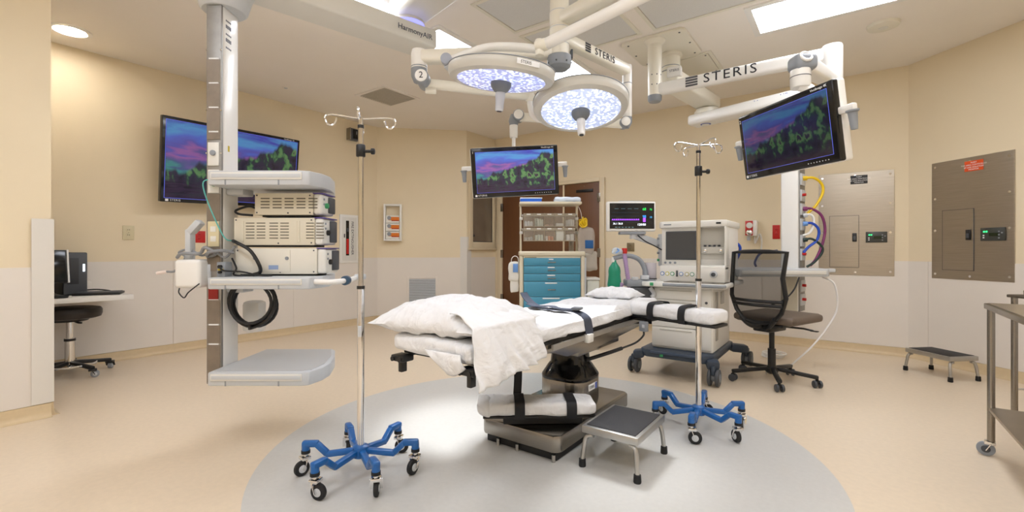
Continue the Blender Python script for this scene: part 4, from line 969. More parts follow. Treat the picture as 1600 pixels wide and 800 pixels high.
B().loft([[(x, y, z) for x, y in rrect(-1.335, 2.43, .150 * q, .150 * q, .10 * q)] for z, q in ((.256, 1.0), (.268, 1.01), (.278, .99), (.30, .90), (.33, .78), (.345, .70), (.40, .66))]).done('bellows', glossb_m, t)
for x, y in ((-1.27, 2.37), (-1.28, 2.50), (-1.40, 2.37)): B().cyl((x, y, .39), (x, y, .50), .016, n=14).done('lift_piston', chrome_m, t)
pl = B().box((-1.1835, 2.42, .218), (.004, .105, .036), None, .001).done('name_plate', label_m, t)
text('STERIS', .022, 'lettering', ink_m, pl, frameM((-1.1812, 2.405, .218), (0, 1, 0), (0, 0, 1)), .0004)
B().box((-1.1813, 2.458, .218), (.002, .026, .034)).done('blue_mark', mat('blue_print', '#6070b8', .6), pl, smooth=False)
B().box((-1.385, 1.985, .1292), (.17, .12, .0015), (0, 0, R(2))).done('instruction_label', mat('grey_label', '#b9b9b5', .4), t, smooth=False)
B().box((-1.30, 1.965, .1297), (.07, .018, .0012), (0, 0, R(2))).done('red_label', mat('red_print2', '#b6564c', .5), t, smooth=False)
# frame
B().span((-1.40, 2.20, .43), (-1.16, 2.74, .50), .006).done('saddle', steel_m, t)
for s, x in (('left', -1.495), ('right', -1.105)):
    b = B(); b.prism([(1.70, .585), (3.0, .585), (3.0, .515), (2.30, .48), (1.95, .49), (1.82, .53), (1.70, .545)], -.018, .018, .002, Matrix(((0, 0, 1, x), (1, 0, 0, 0), (0, 1, 0, 0), (0, 0, 0, 1))))
    b.done('side_frame', steel_m, t)
for x in (-1.530, -1.070): B().span((x - .006, 1.78, .548), (x + .006, 2.98, .575), .002).done('accessory_rail', alu_m, t)
for y in (1.9, 2.2, 2.5, 2.8):
    for x in (-1.515, -1.085): B().cyl((x - .014, y, .562), (x + .014, y, .562), .010, n=10).done('rail_standoff', alu_m, t)
B().span((-1.495, 1.29, .574), (-1.085, 3.2, .590), .004).done('table_top', rubber_m, t)
for x in (-1.47, -1.115): B().span((x - .010, 1.30, .564), (x + .010, 1.75, .574), .003).done('leg_section_rail', black_m, t)
for x in (-1.475, -1.105):
    b = B(); b.box((x, 1.265, .562), (.075, .06, .026), None, .006); b.cyl((x - .022, 1.238, .560), (x - .022, 1.229, .560), .010, n=12); b.cyl((x + .02, 1.238, .560), (x + .02, 1.229, .560), .010, n=12)
    b.box((x + .01, 1.258, .532), (.022, .03, .05), None, .004); b.done('section_bracket', black_m, t)
B().cyl((-1.10, 2.95, .535), (-1.03, 2.88, .525), .012, n=12).done('lock_knob', black_m, t)
# rail clamp for the strap
B().box((-1.058, 2.12, .557), (.03, .055, .045), None, .006).done('strap_clamp', offw_m, t)
# mattress sections, each covered with cotton
M0 = None
B().rbox((-1.293, 1.60, .626), (.43, .725, .080), .03, 22, .009, 9, 3).done('leg_mattress', sheet_m, t)
B().rbox((-1.293, 2.35, .634), (.435, .80, .082), .03, 24, .011, 9, 11).done('seat_mattress', sheet_m, t)
B().rbox((-1.293, 2.98, .634), (.43, .50, .082), .03, 20, .010, 9, 21).done('back_mattress', sheet_m, t)
def drape(x, v0, v1, z0, z1, seed, n=40):     # loose sheet edge hanging over a side
    b = B()
    def f(a, c):
        y = v0 + (v1 - v0) * a; nz = noise.noise(Vector((y * 7 + seed, c * 1.5, 0)))
        return Vector((x + .012 * nz * c + .010 * c * (1 - c), y, z0 + (z1 - z0) * c * (1 + .25 * noise.noise(Vector((y * 5 + seed, 3, 0))))))
    b.grid(f, n, 8); return b
o = drape(-1.072, 1.62, 2.95, .655, .600, 2.0).done('sheet_edge', sheet_m, t); o.modifiers.new('thick', 'SOLIDIFY').thickness = .003

def armboard_local(parent, M, L, w, th, seed, nstrap=(.22, .70)):
    brd = B().box((0, 0, -.045), (L, w * .82, .016), None, .005).done('arm_board', black_m, parent, M=M)
    B().rbox((0, 0, 0), (L * 1.0, w, th), .028, 16, .005, 14, seed).done('arm_pad', sheet_m, brd, off=(0, 0, 0))
    for k in nstrap:
        x = -L / 2 + L * k; h = th / 2 + .008; hw = w / 2 + .006
        B().ribbon([(x, -hw + .012, -h - .006), (x, -hw, -h * .3), (x, -hw + .006, h * .6), (x, -hw + .03, h + .001), (x, 0, h + .004), (x, hw - .03, h + .001), (x, hw - .006, h * .6), (x, hw, -h * .3), (x, hw - .012, -h - .006), (x, 0, -h - .012), (x, -hw + .012, -h - .006)], (1, 0, 0), .042, .004, 4).done('arm_strap', strap_m, brd, off=(0, 0, 0))
    return brd
Ma = Matrix.Translation((-.815, 2.755, .640)) @ Matrix.Rotation(R(-12.9), 4, 'Z') @ Matrix.Rotation(R(1.2), 4, 'Y')
brd = armboard_local(t, Ma, .55, .185, .072, 5, (.30, .66))
B().prism([(-.275, -.06), (-.14, -.045), (-.14, .045), (-.275, .06)], -.075, -.052, .004).done('board_bracket', black_m, brd, off=(0, 0, 0))
B().prism([(-.19, -.055), (-.12, -.055), (-.155, .0)], -.085, -.05, .003).done('board_gusset', black_m, brd, off=(0, 0, 0))
# hand control hanging on the rail with its cord
hc = thing('table_hand_control', 'grey table hand control hanging below the arm board with black cord', 'hand control', (-.985, 2.70, .50))
B().box((-.985, 2.70, .545), (.05, .03, .06), (0, 0, R(-20)), .005).done('body', mgrey_m, hc)
B().box((-.982, 2.684, .548), (.02, .003, .02), (0, 0, R(-20)), .001).done('keypad', lgrey_m, hc)
B().tube([(-.985, 2.70, .515), (-.985, 2.69, .49), (-1.02, 2.66, .45), (-1.08, 2.60, .42)], .006, 8, smooth=6).tube([(-1.08, 2.60, .42), (-1.14, 2.54, .395), (-1.22, 2.46, .365), (-1.27, 2.42, .35)], .011, 10, smooth=6).done('cord', bcab, hc)

# loose arm board resting on the base
t = lthing('loose_arm_board', 'padded arm board with two black straps lying low over the table base', 'arm board', W(.135, 2.335, .130), YAW + R(2))
bd = B().box((0, 0, .050), (.56, .14, .012), None, .004).done('board', black_m, t)
B().box((.02, .01, .0225), (.40, .08, .044), None, .006).done('board_support', rubber_m, t)
B().rbox((-.005, 0, .090), (.57, .165, .066), .022, 18, .005, 13, 33).done('pad', sheet_m, t)
B().rbox((-.275, -.005, .096), (.06, .17, .064), .02, 8, .010, 22, 5).done('gathered_end', sheet_m, t)
for x in (-.10, .155):
    hw = .091
    B().ribbon([(x, -hw + .008, .046), (x, -hw, .08), (x, -hw + .006, .115), (x, -hw + .028, .1275), (x, 0, .1295), (x, hw - .028, .1275), (x, hw, .10), (x, hw - .008, .05)], (1, 0, 0), .05, .004, 5).done('strap', strap_m, t)
B().ribbon([(-.105, .085, .11), (-.10, .092, .20), (-.10, .095, .28), (-.10, .095, .335)], (1, 0, 0), .042, .004, 5).done('hanging_strap', strap_m, t)

# safety strap across the mattress
t = thing('safety_strap', 'dark slate safety strap lying across the mattress', 'strap', (-1.3, 2.12, .68))
B().ribbon([(-1.585, 2.30, .745), (-1.53, 2.26, .715), (-1.44, 2.20, .690), (-1.34, 2.14, .686), (-1.22, 2.10, .690), (-1.12, 2.10, .688), (-1.070, 2.11, .662), (-1.060, 2.12, .62), (-1.054, 2.12, .575)], (.25, 1, 0), .055, .005, 6).done('webbing', slate_m, t)
B().ribbon([(-1.48, 2.20, .695), (-1.38, 2.12, .697), (-1.28, 2.12, .702), (-1.20, 2.06, .703), (-1.11, 2.09, .700)], (.3, 1, 0), .04, .004, 6).done('loose_end', slate_m, t)
B().box((-1.115, 2.10, .704), (.05, .06, .012), (0, 0, R(15)), .003).done('buckle', dgrey_m, t)

# pillows
def pillow(t, c, hx, hy, hz, seed, rot, wr=.016, name='cushion', lo=.45, corner=.16):
    n = 40; b = B(); M = Matrix.Translation(c) @ Matrix.Rotation(rot, 4, 'Z')
    def shape(a, d, s):
        e = max(0., (1 - abs(a) ** 2.6)) ** .55 * max(0., (1 - abs(d) ** 2.6)) ** .55
        pin = 1 - corner * .5 * ((1 - a * a) * (d * d) * 0 + (1 - d * d) * abs(a) ** 3) ; pin2 = 1 - corner * .5 * (1 - a * a) * abs(d) ** 3
        x = a * hx * pin; y = d * hy * pin2
        q = Vector((a * 2.3 + seed, d * 2.3, s))
        w_ = noise.noise(q * 1.3) * wr + noise.noise(q * 3.1) * wr * .6
        rd = noise.noise(Vector((math.atan2(d, a) * 4 + seed, 0, s))) * wr * 1.1 * (abs(a) ** 3 + abs(d) ** 3) * .6
        z = (hz if s > 0 else -hz * lo) * e + (w_ + rd) * (e ** .5) + .006 * noise.noise(Vector((a * 5, d * 5, seed)))
        return M @ Vector((x, y, z))
    for s in (1, -1): b.grid(lambda i, j: shape(i * 2 - 1, j * 2 - 1, s), n, n)
    bmesh.ops.remove_doubles(b.bm, verts=b.bm.verts, dist=.0015)
    return b.done(name, sheet_m, t, ang=80)
t = thing('large_pillow', 'big white pillow on the foot end with its case hanging over the side', 'pillow', (-1.36, 1.46, .67))
pillow(t, (-1.355, 1.475, .703), .265, .27, .094, 4, R(6), .022)
def flap(a, c):
    y = 1.245 + .36 * a
    k = c
    if k < .40:
        q = k / .40; x = -1.19 + .135 * q; z = .768 - .045 * q * q + .0 - .02 * a * (1 - q)
    else:
        q = (k - .40) / .60; x = -1.055 + .035 * math.sin(q * 1.6) ; z = .723 - .215 * q + .045 * a * q
    w_ = noise.noise(Vector((a * 5 - c * 2, c * 1.2, 1))) * .020 + noise.noise(Vector((a * 12 - c * 5, c * 2, 5))) * .018
    return Vector((x + w_ * (.3 + c), y + .06 * a * (c - .4) - .03 * c * (1 - a) + w_ * .4, z + w_ * .35 * (1 - c)))
o = B().grid(flap, 40, 40).done('case_flap', sheet_m, t, ang=80); o.modifiers.new('thick', 'SOLIDIFY').thickness = .004
def fold(a, c):
    y = 1.225 + .01 * c; x = -1.30 + .18 * a + .02 * c; w_ = noise.noise(Vector((a * 4, c * 2, 7))) * .008
    return Vector((x, y - .012 * math.sin(c * 3) + w_, .625 - (.075 * math.sin(a * 2.6) + .01) * c))
o = B().grid(fold, 20, 10).done('case_corner', sheet_m, t, ang=80); o.modifiers.new('thick', 'SOLIDIFY').thickness = .004
t = thing('head_pillow', 'small flat white head pillow at the far end of the mattress', 'pillow', (-1.30, 3.03, .68))
pillow(t, (-1.31, 3.02, .690), .17, .125, .055, 9, R(-4), .008)

# ------------------------------------------------------------------ IV stands
def iv_stand(label, loc, rot):
    t = lthing('iv_stand', label, 'IV stand', loc, rot, 'IV stands')
    B().lathe([(.022, .078), (.035, .08), (.038, .10), (.034, .125), (.022, .132), (0, .133)], None, 28).done('hub', blue_m, t)
    for k in range(6):
        a = R(60 * k); ca, sa = math.cos(a), math.sin(a)
        def P(r_, z): return (r_ * ca, r_ * sa, z)
        lg = B().beam(P(.025, .105), P(.155, .090), .030, .026, .008).beam(P(.145, .090), P(.195, .138), .030, .026, .008).beam(P(.185, .138), P(.258, .138), .032, .028, .009).cyl(P(.243, .108), P(.243, .136), .017, n=16).done('leg', blue_m, t)
        fb, wb, hb2 = B(), B(), B(); caster(fb, wb, hb2, P(.243, .078), a * .3 + k * 1.7 + 4.2, .034, .02)
        wb.done('caster_wheel', rubber_m, lg); fb.done('caster_fork', chrome_m, lg); hb2.done('caster_hub', lgrey_m, lg)
        B().cyl(P(.243, .096), P(.243, .110), .019, n=16).done('caster_ring', rubber_m, lg)
    B().cyl((0, 0, .13), (0, 0, .835), .0155, n=24).done('lower_pole', chrome_m, t)
    B().cyl((0, 0, .828), (0, 0, .842), .0175, n=24).done('pole_collar', black_m, t)
    B().box((0, -.0155, .64), (.016, .003, .05), None, .001).done('pole_sticker', lgrey_m, t)
    B().cyl((0, 0, .84), (0, 0, 1.555), .0115, n=24).done('upper_pole', mat('dull_chrome', '#c4beb4', .16, 1.), t)
    cl = B().cyl((0, 0, 1.42), (0, 0, 1.475), .020, n=20, bev=.004).done('height_clamp', black_m, t)
    B().cyl((.015, 0, 1.445), (.055, 0, 1.445), .007, n=12).cyl((.045, 0, 1.445), (.062, 0, 1.445), .014, n=14, bev=.004).done('clamp_knob', black_m, cl)
    B().cyl((0, 0, 1.548), (0, 0, 1.562), .0135, n=20).done('top_collar', black_m, t)
    B().cyl((0, 0, 1.56), (0, 0, 1.600), .009, n=16).done('hook_post', chrome_m, t)
    for k in range(4):
        a = R(90 * k + 12); ca, sa = math.cos(a), math.sin(a)
        pts = [(r_ * ca, r_ * sa, z) for r_, z in ((0, 1.592), (.05, 1.597), (.11, 1.603), (.142, 1.598), (.150, 1.58), (.138, 1.558), (.118, 1.556), (.106, 1.572), (.103, 1.588))]
        B().tube(pts, .0042, 8, smooth=5).done('hook', chrome_m, t)
    return t
iv_stand('tall IV stand with blue six-legged base at left foreground', W(-.678, 2.066, 0), YAW + R(2))
iv_stand('IV stand with blue six-legged base in front of the anesthesia machine', W(1.05, 2.595, 0), YAW + R(0))

# ------------------------------------------------------------------ step stools
def step_stool(label, loc, rot, L=.36, w=.27, h=.192):
    t = lthing('step_stool', label, 'step stool', loc, rot, 'step stools')
    b = B(); b.box((0, 0, h - .0175), (w, L, .035), None, .005); b.done('platform', alu_m, t)
    B().box((0, 0, h + .0012), (w - .035, L - .035, .004), None, .001).done('tread', mat('ribbed_rubber', '#2b2a2c', .7, bump=.4, bscale=250), t)
    for sx in (-1, 1):
        for sy in (-1, 1):
            x0, y0 = sx * (w / 2 - .016), sy * (L / 2 - .02)
            lg = B().tube([(x0 - sx * .03, y0, h - .045), (x0 - sx * .006, y0 + sy * .004, h - .052), (x0 + sx * .004, y0 + sy * .008, h - .075), (x0 + sx * .012, y0 + sy * .018, .035)], .0105, 12, smooth=5).done('leg', alu_m, t)
            B().lathe([(.0, 0.0005), (.0155, .001), (.017, .006), (.0155, .036), (.011, .038), (0, .038)], Matrix.Translation((x0 + sx * .0125, y0 + sy * .0185, 0)), 16).done('rubber_foot', rubber_m, lg)
    return t
step_stool('steel step stool with black tread beside the operating table base', (-.860, 2.098, 0), 0)
# second stool near the right wall: pixel-measured feet on the floor
step_stool('low steel step stool standing by the right wall', W(3.43, 3.69, 0), YAW + R(7), .355, .25, .19)

# ------------------------------------------------------------------ task chair
t = lthing('task_chair', 'black mesh-back task chair with brown seat beside the anesthesia machine', 'office chair', W(1.99, 3.53, 0), R(-22))
seat_m = mat('taupe_vinyl', '#6a5c50', .5, bump=.15, bscale=90)
B().rbox((0, .08, .487), (.46, .46, .065), .03, 14, .0, 6, 1, puff=.1).done('seat', seat_m, t)
B().box((0, .02, .445), (.30, .30, .02), None, .006).done('seat_pan', black_m, t)
B().box((0, -.03, .415), (.14, .22, .05), None, .012).done('tilt_mechanism', black_m, t)
for s in (-1, 1): B().tube([(s * .07, .06, .42), (s * .17, .12, .415), (s * .23, .14, .405)], .007, 8).box((s * .235, .145, .403), (.05, .03, .008), None, .003).done('lever', black_m, t)
B().cyl((0, 0, .23), (0, 0, .41), .019, n=20).cyl((0, 0, .085), (0, 0, .25), .028, n=20).done('gas_lift', black_m, t)
# backrest frame: bulging outline, bent
out = [(-.20, .985), (-.19, .80), (-.205, .66), (-.17, .55), (-.11, .475), (0, .462), (.11, .475), (.17, .55), (.205, .66), (.19, .80), (.20, .985)]
def backy(z): return -.235 - .06 * (z - .5) - .05 * math.sin((z - .45) / .55 * math.pi) + .04
def bk(x, z): return Vector((x, backy(z) + .16 * x * x / .04 * .35 - .0, z))
fr = B(); P_ = [bk(x, z) for x, z in out]
fr.tube(P_ + [bk(.1, .992), bk(0, .994), bk(-.1, .992)], .016, 8, closed=True).done('back_frame', black_m, t)
mesh_m = mat('black_mesh_fabric', '#141415', .8, alpha=.60)
def mf(a, c):
    z = .468 + (.985 - .468) * c
    xs = .20
    for (x0, z0), (x1, z1) in zip(out[5:], out[6:]):
        if z0 <= z <= z1 + 1e-6: xs = x0 + (x1 - x0) * (z - z0) / (z1 - z0)
    return bk((a * 2 - 1) * xs * .97, z)
B().grid(mf, 14, 24).done('back_mesh', mesh_m, t, ang=80)
lum = B(); lum.tube([bk(x, .63) + Vector((0, -.012, 0)) for x in (-.19, -.1, 0, .1, .19)], .012, 8); lum.tube([bk(x, .60) + Vector((0, -.012, 0)) for x in (-.185, -.1, 0, .1, .185)], .012, 8)
lum.done('lumbar_band', black_m, t)
B().tube([bk(-.13, .50) + Vector((0, -.01, 0)), (-.07, -.17, .44), (0, -.12, .425), (.07, -.17, .44), bk(.13, .50) + Vector((0, -.01, 0))], .020, 10, smooth=5).done('back_support', black_m, t)
B().lathe([(.03, .06), (.045, .075), (.045, .10), (.03, .12), (0, .12)], None, 24).done('base_hub', black_m, t)
for k in range(5):
    a = R(72 * k + 20); ca, sa = math.cos(a), math.sin(a)
    lg = B().beam((.03 * ca, .03 * sa, .10), (.30 * ca, .30 * sa, .075), .034, .028, .009).done('leg', black_m, t)
    fb, wb, hb2 = B(), B(), B()
    x, y = .292 * ca, .292 * sa; hx, hy = -sa, ca
    h_ = a + 1.1 * k + .6; hx, hy = math.cos(h_), math.sin(h_)
    for s in (-1, 1):
        wb.cyl((x + hx * s * .010, y + hy * s * .010, .028), (x + hx * s * .028, y + hy * s * .028, .028), .027, n=22, bev=.005)
    wb.done('caster_wheel', dgrey_m, lg)
    B().box((x, y, .045), (.02, .03, .03), (0, 0, h_), .006).cyl((x, y, .05), (x, y, .078), .008, n=10).done('caster_housing', black_m, lg)

# ------------------------------------------------------------------ anesthesia machine (room-aligned)
mw_m = mat('machine_white', '#edebe5', .36); mb_m = mat('machine_pale_grey', '#cfccc3', .4)  # second tone: plain greyer off-white for pulls, alcove back and vaporizer bar
t = thing('anesthesia_machine', 'white anesthesia machine with grey screen and drawers on a navy wheeled base', 'anesthesia machine', (-1.05, 4.0, 0))
b = B(); b.prism([(-1.36, 3.66), (-1.30, 3.60), (-.86, 3.60), (-.80, 3.66), (-.80, 4.36), (-.86, 4.42), (-1.30, 4.42), (-1.36, 4.36)], .155, .215, .012)
for x, y, x2, y2 in ((-1.34, 3.68, -1.42, 3.66), (-.82, 3.68, -.79, 3.60), (-.82, 4.34, -.70, 4.42), (-1.34, 4.34, -1.42, 4.42)): b.beam((x, y, .165), (x2, y2, .150), .09, .07, .02)
b.done('base', navy_m, t)
B().box((-1.08, 3.625, .20), (.36, .08, .02), None, .006).done('foot_rest', mat('navy_step', '#46546a', .4), t)
B().box((-1.17, 3.592, .185), (.025, .006, .03), None, .002).done('brake_mark', mat('green_plastic', '#3fa06a', .4), t)
for x, y in ((-1.42, 3.66), (-.79, 3.60), (-.70, 4.42), (-1.42, 4.42)):
    for s in (-1, 1): B().cyl((x + s * .014 - .002, y + .02, .065), (x + s * .040, y + .02, .065), .064, n=28, bev=.010).done('caster_wheel', dgrey_m, t)
    B().cyl((x - .045, y + .02, .065), (x + .045, y + .02, .065), .03, n=18).done('caster_hub', mgrey_m, t)
    B().box((x, y + .01, .12), (.03, .07, .07), None, .01).done('caster_fork', navy_m, t)
B().span((-1.29, 3.72, .214), (-.82, 4.33, .715), .014, 3).done('cabinet', mw_m, t)
for z0, z1 in ((.235, .385), (.392, .505), (.512, .605), (.612, .70)):
    d = B().span((-1.285, 3.706, z0), (-.905, 3.722, z1), .005).done('drawer', mw_m, t)
    B().span((-1.22, 3.700, z1 - .022), (-.97, 3.708, z1 - .012), .002).done('drawer_pull', mb_m, d)
B().span((-.90, 3.708, .235), (-.828, 3.722, .70), .005).done('front_strip', mw_m, t)
B().cyl((-.865, 3.708, .60), (-.865, 3.702, .60), .010, n=12).done('lock', dgrey_m, t)
for z in (.62, .46): B().box((-.815, 4.02, z), (.012, .09, .10), None, .003).done('side_bracket', alu_m, t)
B().span((-.82, 3.80, .30), (-.812, 3.86, .68), .003).done('side_rail', alu_m, t)
B().prism([(-1.35, 3.64), (-1.30, 3.60), (-.76, 3.60), (-.71, 3.64), (-.71, 4.34), (-1.35, 4.34)], .715, .752, .010).done('worktop', mw_m, t)
B().prism([(-1.16, 3.61), (-.77, 3.61), (-.725, 3.64), (-.725, 3.84), (-1.16, 3.84)], .7522, .757, .001).done('work_tray', steel_m, t)
B().tube([(-1.16, 3.598, .735), (-.78, 3.598, .735), (-.715, 3.63, .735)], .012, 10, smooth=4).done('tray_rail', mgrey_m, t)
B().box((-1.25, 3.60, .735), (.028, .008, .026), None, .003).done('green_mark', mat('green_plastic', '#3fa06a', .4), t)
# upper unit
up = B().span((-1.25, 3.92, .752), (-.75, 4.32, 1.215), .012).done('upper_unit', mw_m, t)
B().prism([(-1.27, 3.84), (-1.24, 3.81), (-.78, 3.81), (-.74, 3.84), (-.74, 4.34), (-1.27, 4.34)], 1.185, 1.238, .012).done('top_cap', mw_m, t)
B().span((-1.252, 3.85, .875), (-.955, 3.93, 1.19), .008).done('screen_housing', mw_m, t)
sc_ = B().span((-1.215, 3.838, .925), (-.968, 3.853, 1.158), .006).done('screen_bezel', dgrey_m, t)
B().span((-1.203, 3.8345, .935), (-.980, 3.839, 1.148)).done('screen', mat('off_screen', '#4b4d4f', .18), sc_, smooth=False)
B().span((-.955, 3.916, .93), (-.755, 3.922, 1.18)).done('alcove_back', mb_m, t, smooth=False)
B().span((-.764, 3.83, .88), (-.748, 3.93, 1.19), .004).done('alcove_side', mw_m, t)
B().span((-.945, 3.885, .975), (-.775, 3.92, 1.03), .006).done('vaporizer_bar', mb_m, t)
for x in (-.92, -.885, -.85, -.815): B().cyl((x, 3.90, 1.03), (x, 3.90, 1.045), .010, n=12).done('bar_peg', dgrey_m, t)
for x in (-.915, -.80): B().cyl((x, 3.885, 1.0), (x, 3.872, 1.0), .014, n=16, bev=.002).done('bar_knob', chrome_m, t)
B().prism([(-.955, 3.80), (-.75, 3.80), (-.75, 3.93), (-.955, 3.93)], .845, .885, .010).done('alcove_shelf', mw_m, t)
co = B().span((-1.25, 3.79, .752), (-.75, 3.93, .878), .010).done('control_console', mw_m, t)
for i, (x, c_) in enumerate(((-1.225, '#5f86c0'), (-1.185, '#c8c060'), (-1.145, '#58a070'), (-1.075, '#7f9ac8'), (-1.03, '#b8b07c'), (-.99, '#6f9f88'))):
    k = B().cyl((x, 3.792, .812), (x, 3.786, .812), .017, n=20).done('gauge_ring', mat('gauge_%d' % i, c_, .4), co)
    B().cyl((x, 3.787, .812), (x, 3.783, .812), .0115, n=16).done('gauge_face', label_m, k)
for x in (-1.22, -1.18, -1.14): B().cyl((x, 3.85, .90), (x, 3.843, .90), .010, n=14).done('switch', mgrey_m, co)
B().span((-1.115, 3.784, .79), (-1.10, 3.792, .84), .001).done('flow_tube', dgrey_m, co)
kb = B().cyl((-.83, 3.792, .815), (-.83, 3.775, .815), .028, n=24, bev=.004).done('dial', lgrey_m, co)
B().cyl((-.83, 3.777, .815), (-.83, 3.765, .815), .016, n=18, bev=.003).done('dial_cap', dgrey_m, kb)
text('Aestiva', .018, 'lettering', mgrey_m, t, frameM((-1.19, 3.8085, 1.212), (1, 0, 0), (0, 0, 1)), .0005) if False else None
B().box((-1.19, 3.8085, 1.212), (.06, .003, .010)).done('name_strip', mgrey_m, t, smooth=False)
B().box((-.80, 3.8085, 1.213), (.035, .003, .014)).done('cap_sensor', black_m, t, smooth=False)
B().span((-1.30, 3.90, .87), (-1.252, 3.96, 1.14), .006).done('side_post', lgrey_m, t)
for z in (.92, .98, 1.04, 1.10): B().box((-1.296, 3.897, z), (.02, .006, .02), None, .002).done('post_fitting', mat('green_plastic', '#3fa06a', .4) if z < .95 else mgrey_m, t)

# breathing circuit on its arm (view-aligned)
t = vthing('breathing_circuit_arm', 'grey breathing circuit arm with absorber beside the anesthesia machine', 'breathing system', (1.08, 3.80, .70))
B().tube([(1.09, 3.78, .76), (1.09, 3.78, .84), (1.05, 3.79, .92), (.98, 3.80, .955), (.90, 3.80, .950), (.835, 3.80, .935)], .019, 12, smooth=7).done('bag_arm', mgrey_m, t)
B().cyl((.835, 3.80, .945), (.835, 3.80, .905), .016, n=16).done('bag_mount', offw_m, t)
B().box((1.05, 3.80, .735), (.24, .14, .06), None, .015).done('absorber_tray', mgrey_m, t)
B().box((1.06, 3.80, .655), (.20, .13, .10), None, .015).done('absorber_block', dgrey_m, t)
B().cyl((1.08, 3.75, .765), (1.08, 3.75, .80), .035, n=24, bev=.006).done('valve_dome', lgrey_m, t)
B().cyl((1.00, 3.75, .76), (1.00, 3.75, .785), .028, n=24, bev=.006).done('valve_dome', lgrey_m, t)
B().cyl((1.142, 3.83, .77), (1.142, 3.83, .90), .056, n=28, bev=.004).done('bellows_dome', mat('clear_dome', '#d8d2d8', .15, alpha=.55), t)
bb = B()
for k in range(6): bb.torus((1.142, 3.83, .785 + k * .018), .042, .008, 24, 6)
bb.done('bellows', mat('pale_bellows', '#c9c2c8', .5), t)
B().cyl((1.142, 3.83, .762), (1.142, 3.83, .772), .06, n=28).done('dome_ring', black_m, t)
B().tube([(1.12, 3.74, .70), (1.15, 3.73, .65), (1.13, 3.73, .62)], .018, 10, smooth=4).done('side_port', lgrey_m, t)
t = vthing('green_breathing_bag', 'deflated green breathing bag hanging from the grey arm', 'breathing bag', (.84, 3.80, .90))
B().lathe([(.0, .655), (.035, .657), (.052, .68), (.058, .72), (.052, .76), (.048, .80), (.050, .83), (.045, .86), (.028, .885), (.016, .905), (.014, .92), (0, .92)], Matrix.Translation((.845, 3.80, 0)), 24).done('bag', mat('green_latex', '#118a6a', .35), t)
t = vthing('breathing_mask', 'clear mask with red cap resting on top of the breathing arm', 'mask', (.86, 3.79, .97))
B().rbox((.865, 3.79, .995), (.085, .07, .06), .025, 5, .008, 20).done('mask_cup', mat('clear_plastic', '#dbe6ee', .15, alpha=.6), t)
B().tube([(.845, 3.755, .98), (.87, 3.75, 1.0), (.855, 3.75, 1.015)], .006, 8, smooth=4).done('blue_tab', mat('pale_blue', '#6d9ad8', .4), t)
B().cyl((.925, 3.79, .975), (.925, 3.79, 1.02), .022, n=16, bev=.004).done('red_cap', red_m, t)
t = vthing('lilac_breathing_tube', 'lilac corrugated breathing tube hanging beside the green bag', 'breathing tube', (.93, 3.78, .97))
tp = spline([Vector(p) for p in ((.925, 3.79, .97), (.93, 3.77, .90), (.945, 3.77, .80), (.96, 3.77, .70), (.955, 3.77, .66), (.90, 3.77, .665), (.885, 3.77, .70), (.90, 3.77, .735))], 12)
bt = B(); bt.tube(tp, .016, 10)
for p, q in zip(tp[::2], tp[1::2]): bt.cyl(p, p + (q - p).normalized() * .004, .0195, n=12)
bt.done('corrugated_tube', mat('lilac_plastic', '#b79ac2', .35), t)

# patient monitor
t = vthing('patient_monitor', 'patient monitor with coloured vital signs on an arm left of the anesthesia machine', 'patient monitor', (1.005, 3.89, 1.286))
b = B(); b.box((1.005, 3.905, 1.288), (.412, .05, .252), None, .012, 3); hs = b.done('housing', white_m, t)
B().box((1.010, 3.879, 1.291), (.375, .004, .215), None, .001).done('screen', mat('monitor_black', '#070a10', .15, emit=.02, emitc='#203050'), hs, smooth=False)
B().box((1.005, 3.93, 1.415), (.20, .06, .012), None, .003).done('top_handle', lgrey_m, hs)
def em(n, c_, s=1.4): return mat('readout_' + n, c_, .4, emit=s)
wv_ = B()
for k in range(15): wv_.box((.847 + k * .0155, 3.8762, 1.262), (.009, .001, .010), (0, R(45), 0))
wv_.box((.955, 3.8764, 1.256), (.235, .001, .002)); wv_.done('purple_waveform', em('purple', '#8a3fd0'), hs, smooth=False)
gb = B()
for k in range(4): gb.box((.88 + k * .055, 3.8764, 1.352), (.035, .001, .003))
gb.done('header_marks', em('grey', '#4f6a70', .6), hs, smooth=False)
gl = B()
for z in (1.32, 1.29, 1.24): gl.box((.955, 3.8765, z), (.235, .0008, .0012))
gl.done('grid_lines', em('dim', '#1e3a50', .5), hs, smooth=False)
text('68', .03, 'pulse_digits', em('green', '#20d050'), hs, frameM((1.113, 3.8764, 1.348), (1, 0, 0), (0, 0, 1)), .0004)
text('98', .03, 'oxygen_digits', em('blue', '#2f8fe8'), hs, frameM((1.113, 3.8764, 1.285), (1, 0, 0), (0, 0, 1)), .0004)
B().box((1.113, 3.8764, 1.258), (.022, .001, .035)).done('violet_block', em('purple', '#8a3fd0'), hs, smooth=False)
text('120/80', .026, 'pressure_digits', em('white', '#dfe6f0'), hs, frameM((1.09, 3.8764, 1.218), (1, 0, 0), (0, 0, 1)), .0004)
text('36.1 36.8', .022, 'temperature_digits', em('white', '#dfe6f0'), hs, frameM((.89, 3.8764, 1.226), (1, 0, 0), (0, 0, 1)), .0004)
text('12', .02, 'side_digits', em('cyan', '#40a0d8'), hs, frameM((1.168, 3.8764, 1.28), (1, 0, 0), (0, 0, 1)), .0004)
text('72', .02, 'side_digits', em('green', '#20d050'), hs, frameM((1.168, 3.8764, 1.345), (1, 0, 0), (0, 0, 1)), .0004)
mb2 = B()
for k in range(6): mb2.box((.875 + k * .028, 3.8764, 1.196), (.016, .001, .006))
mb2.done('menu_keys', em('grey', '#4f6a70', .6), hs, smooth=False)
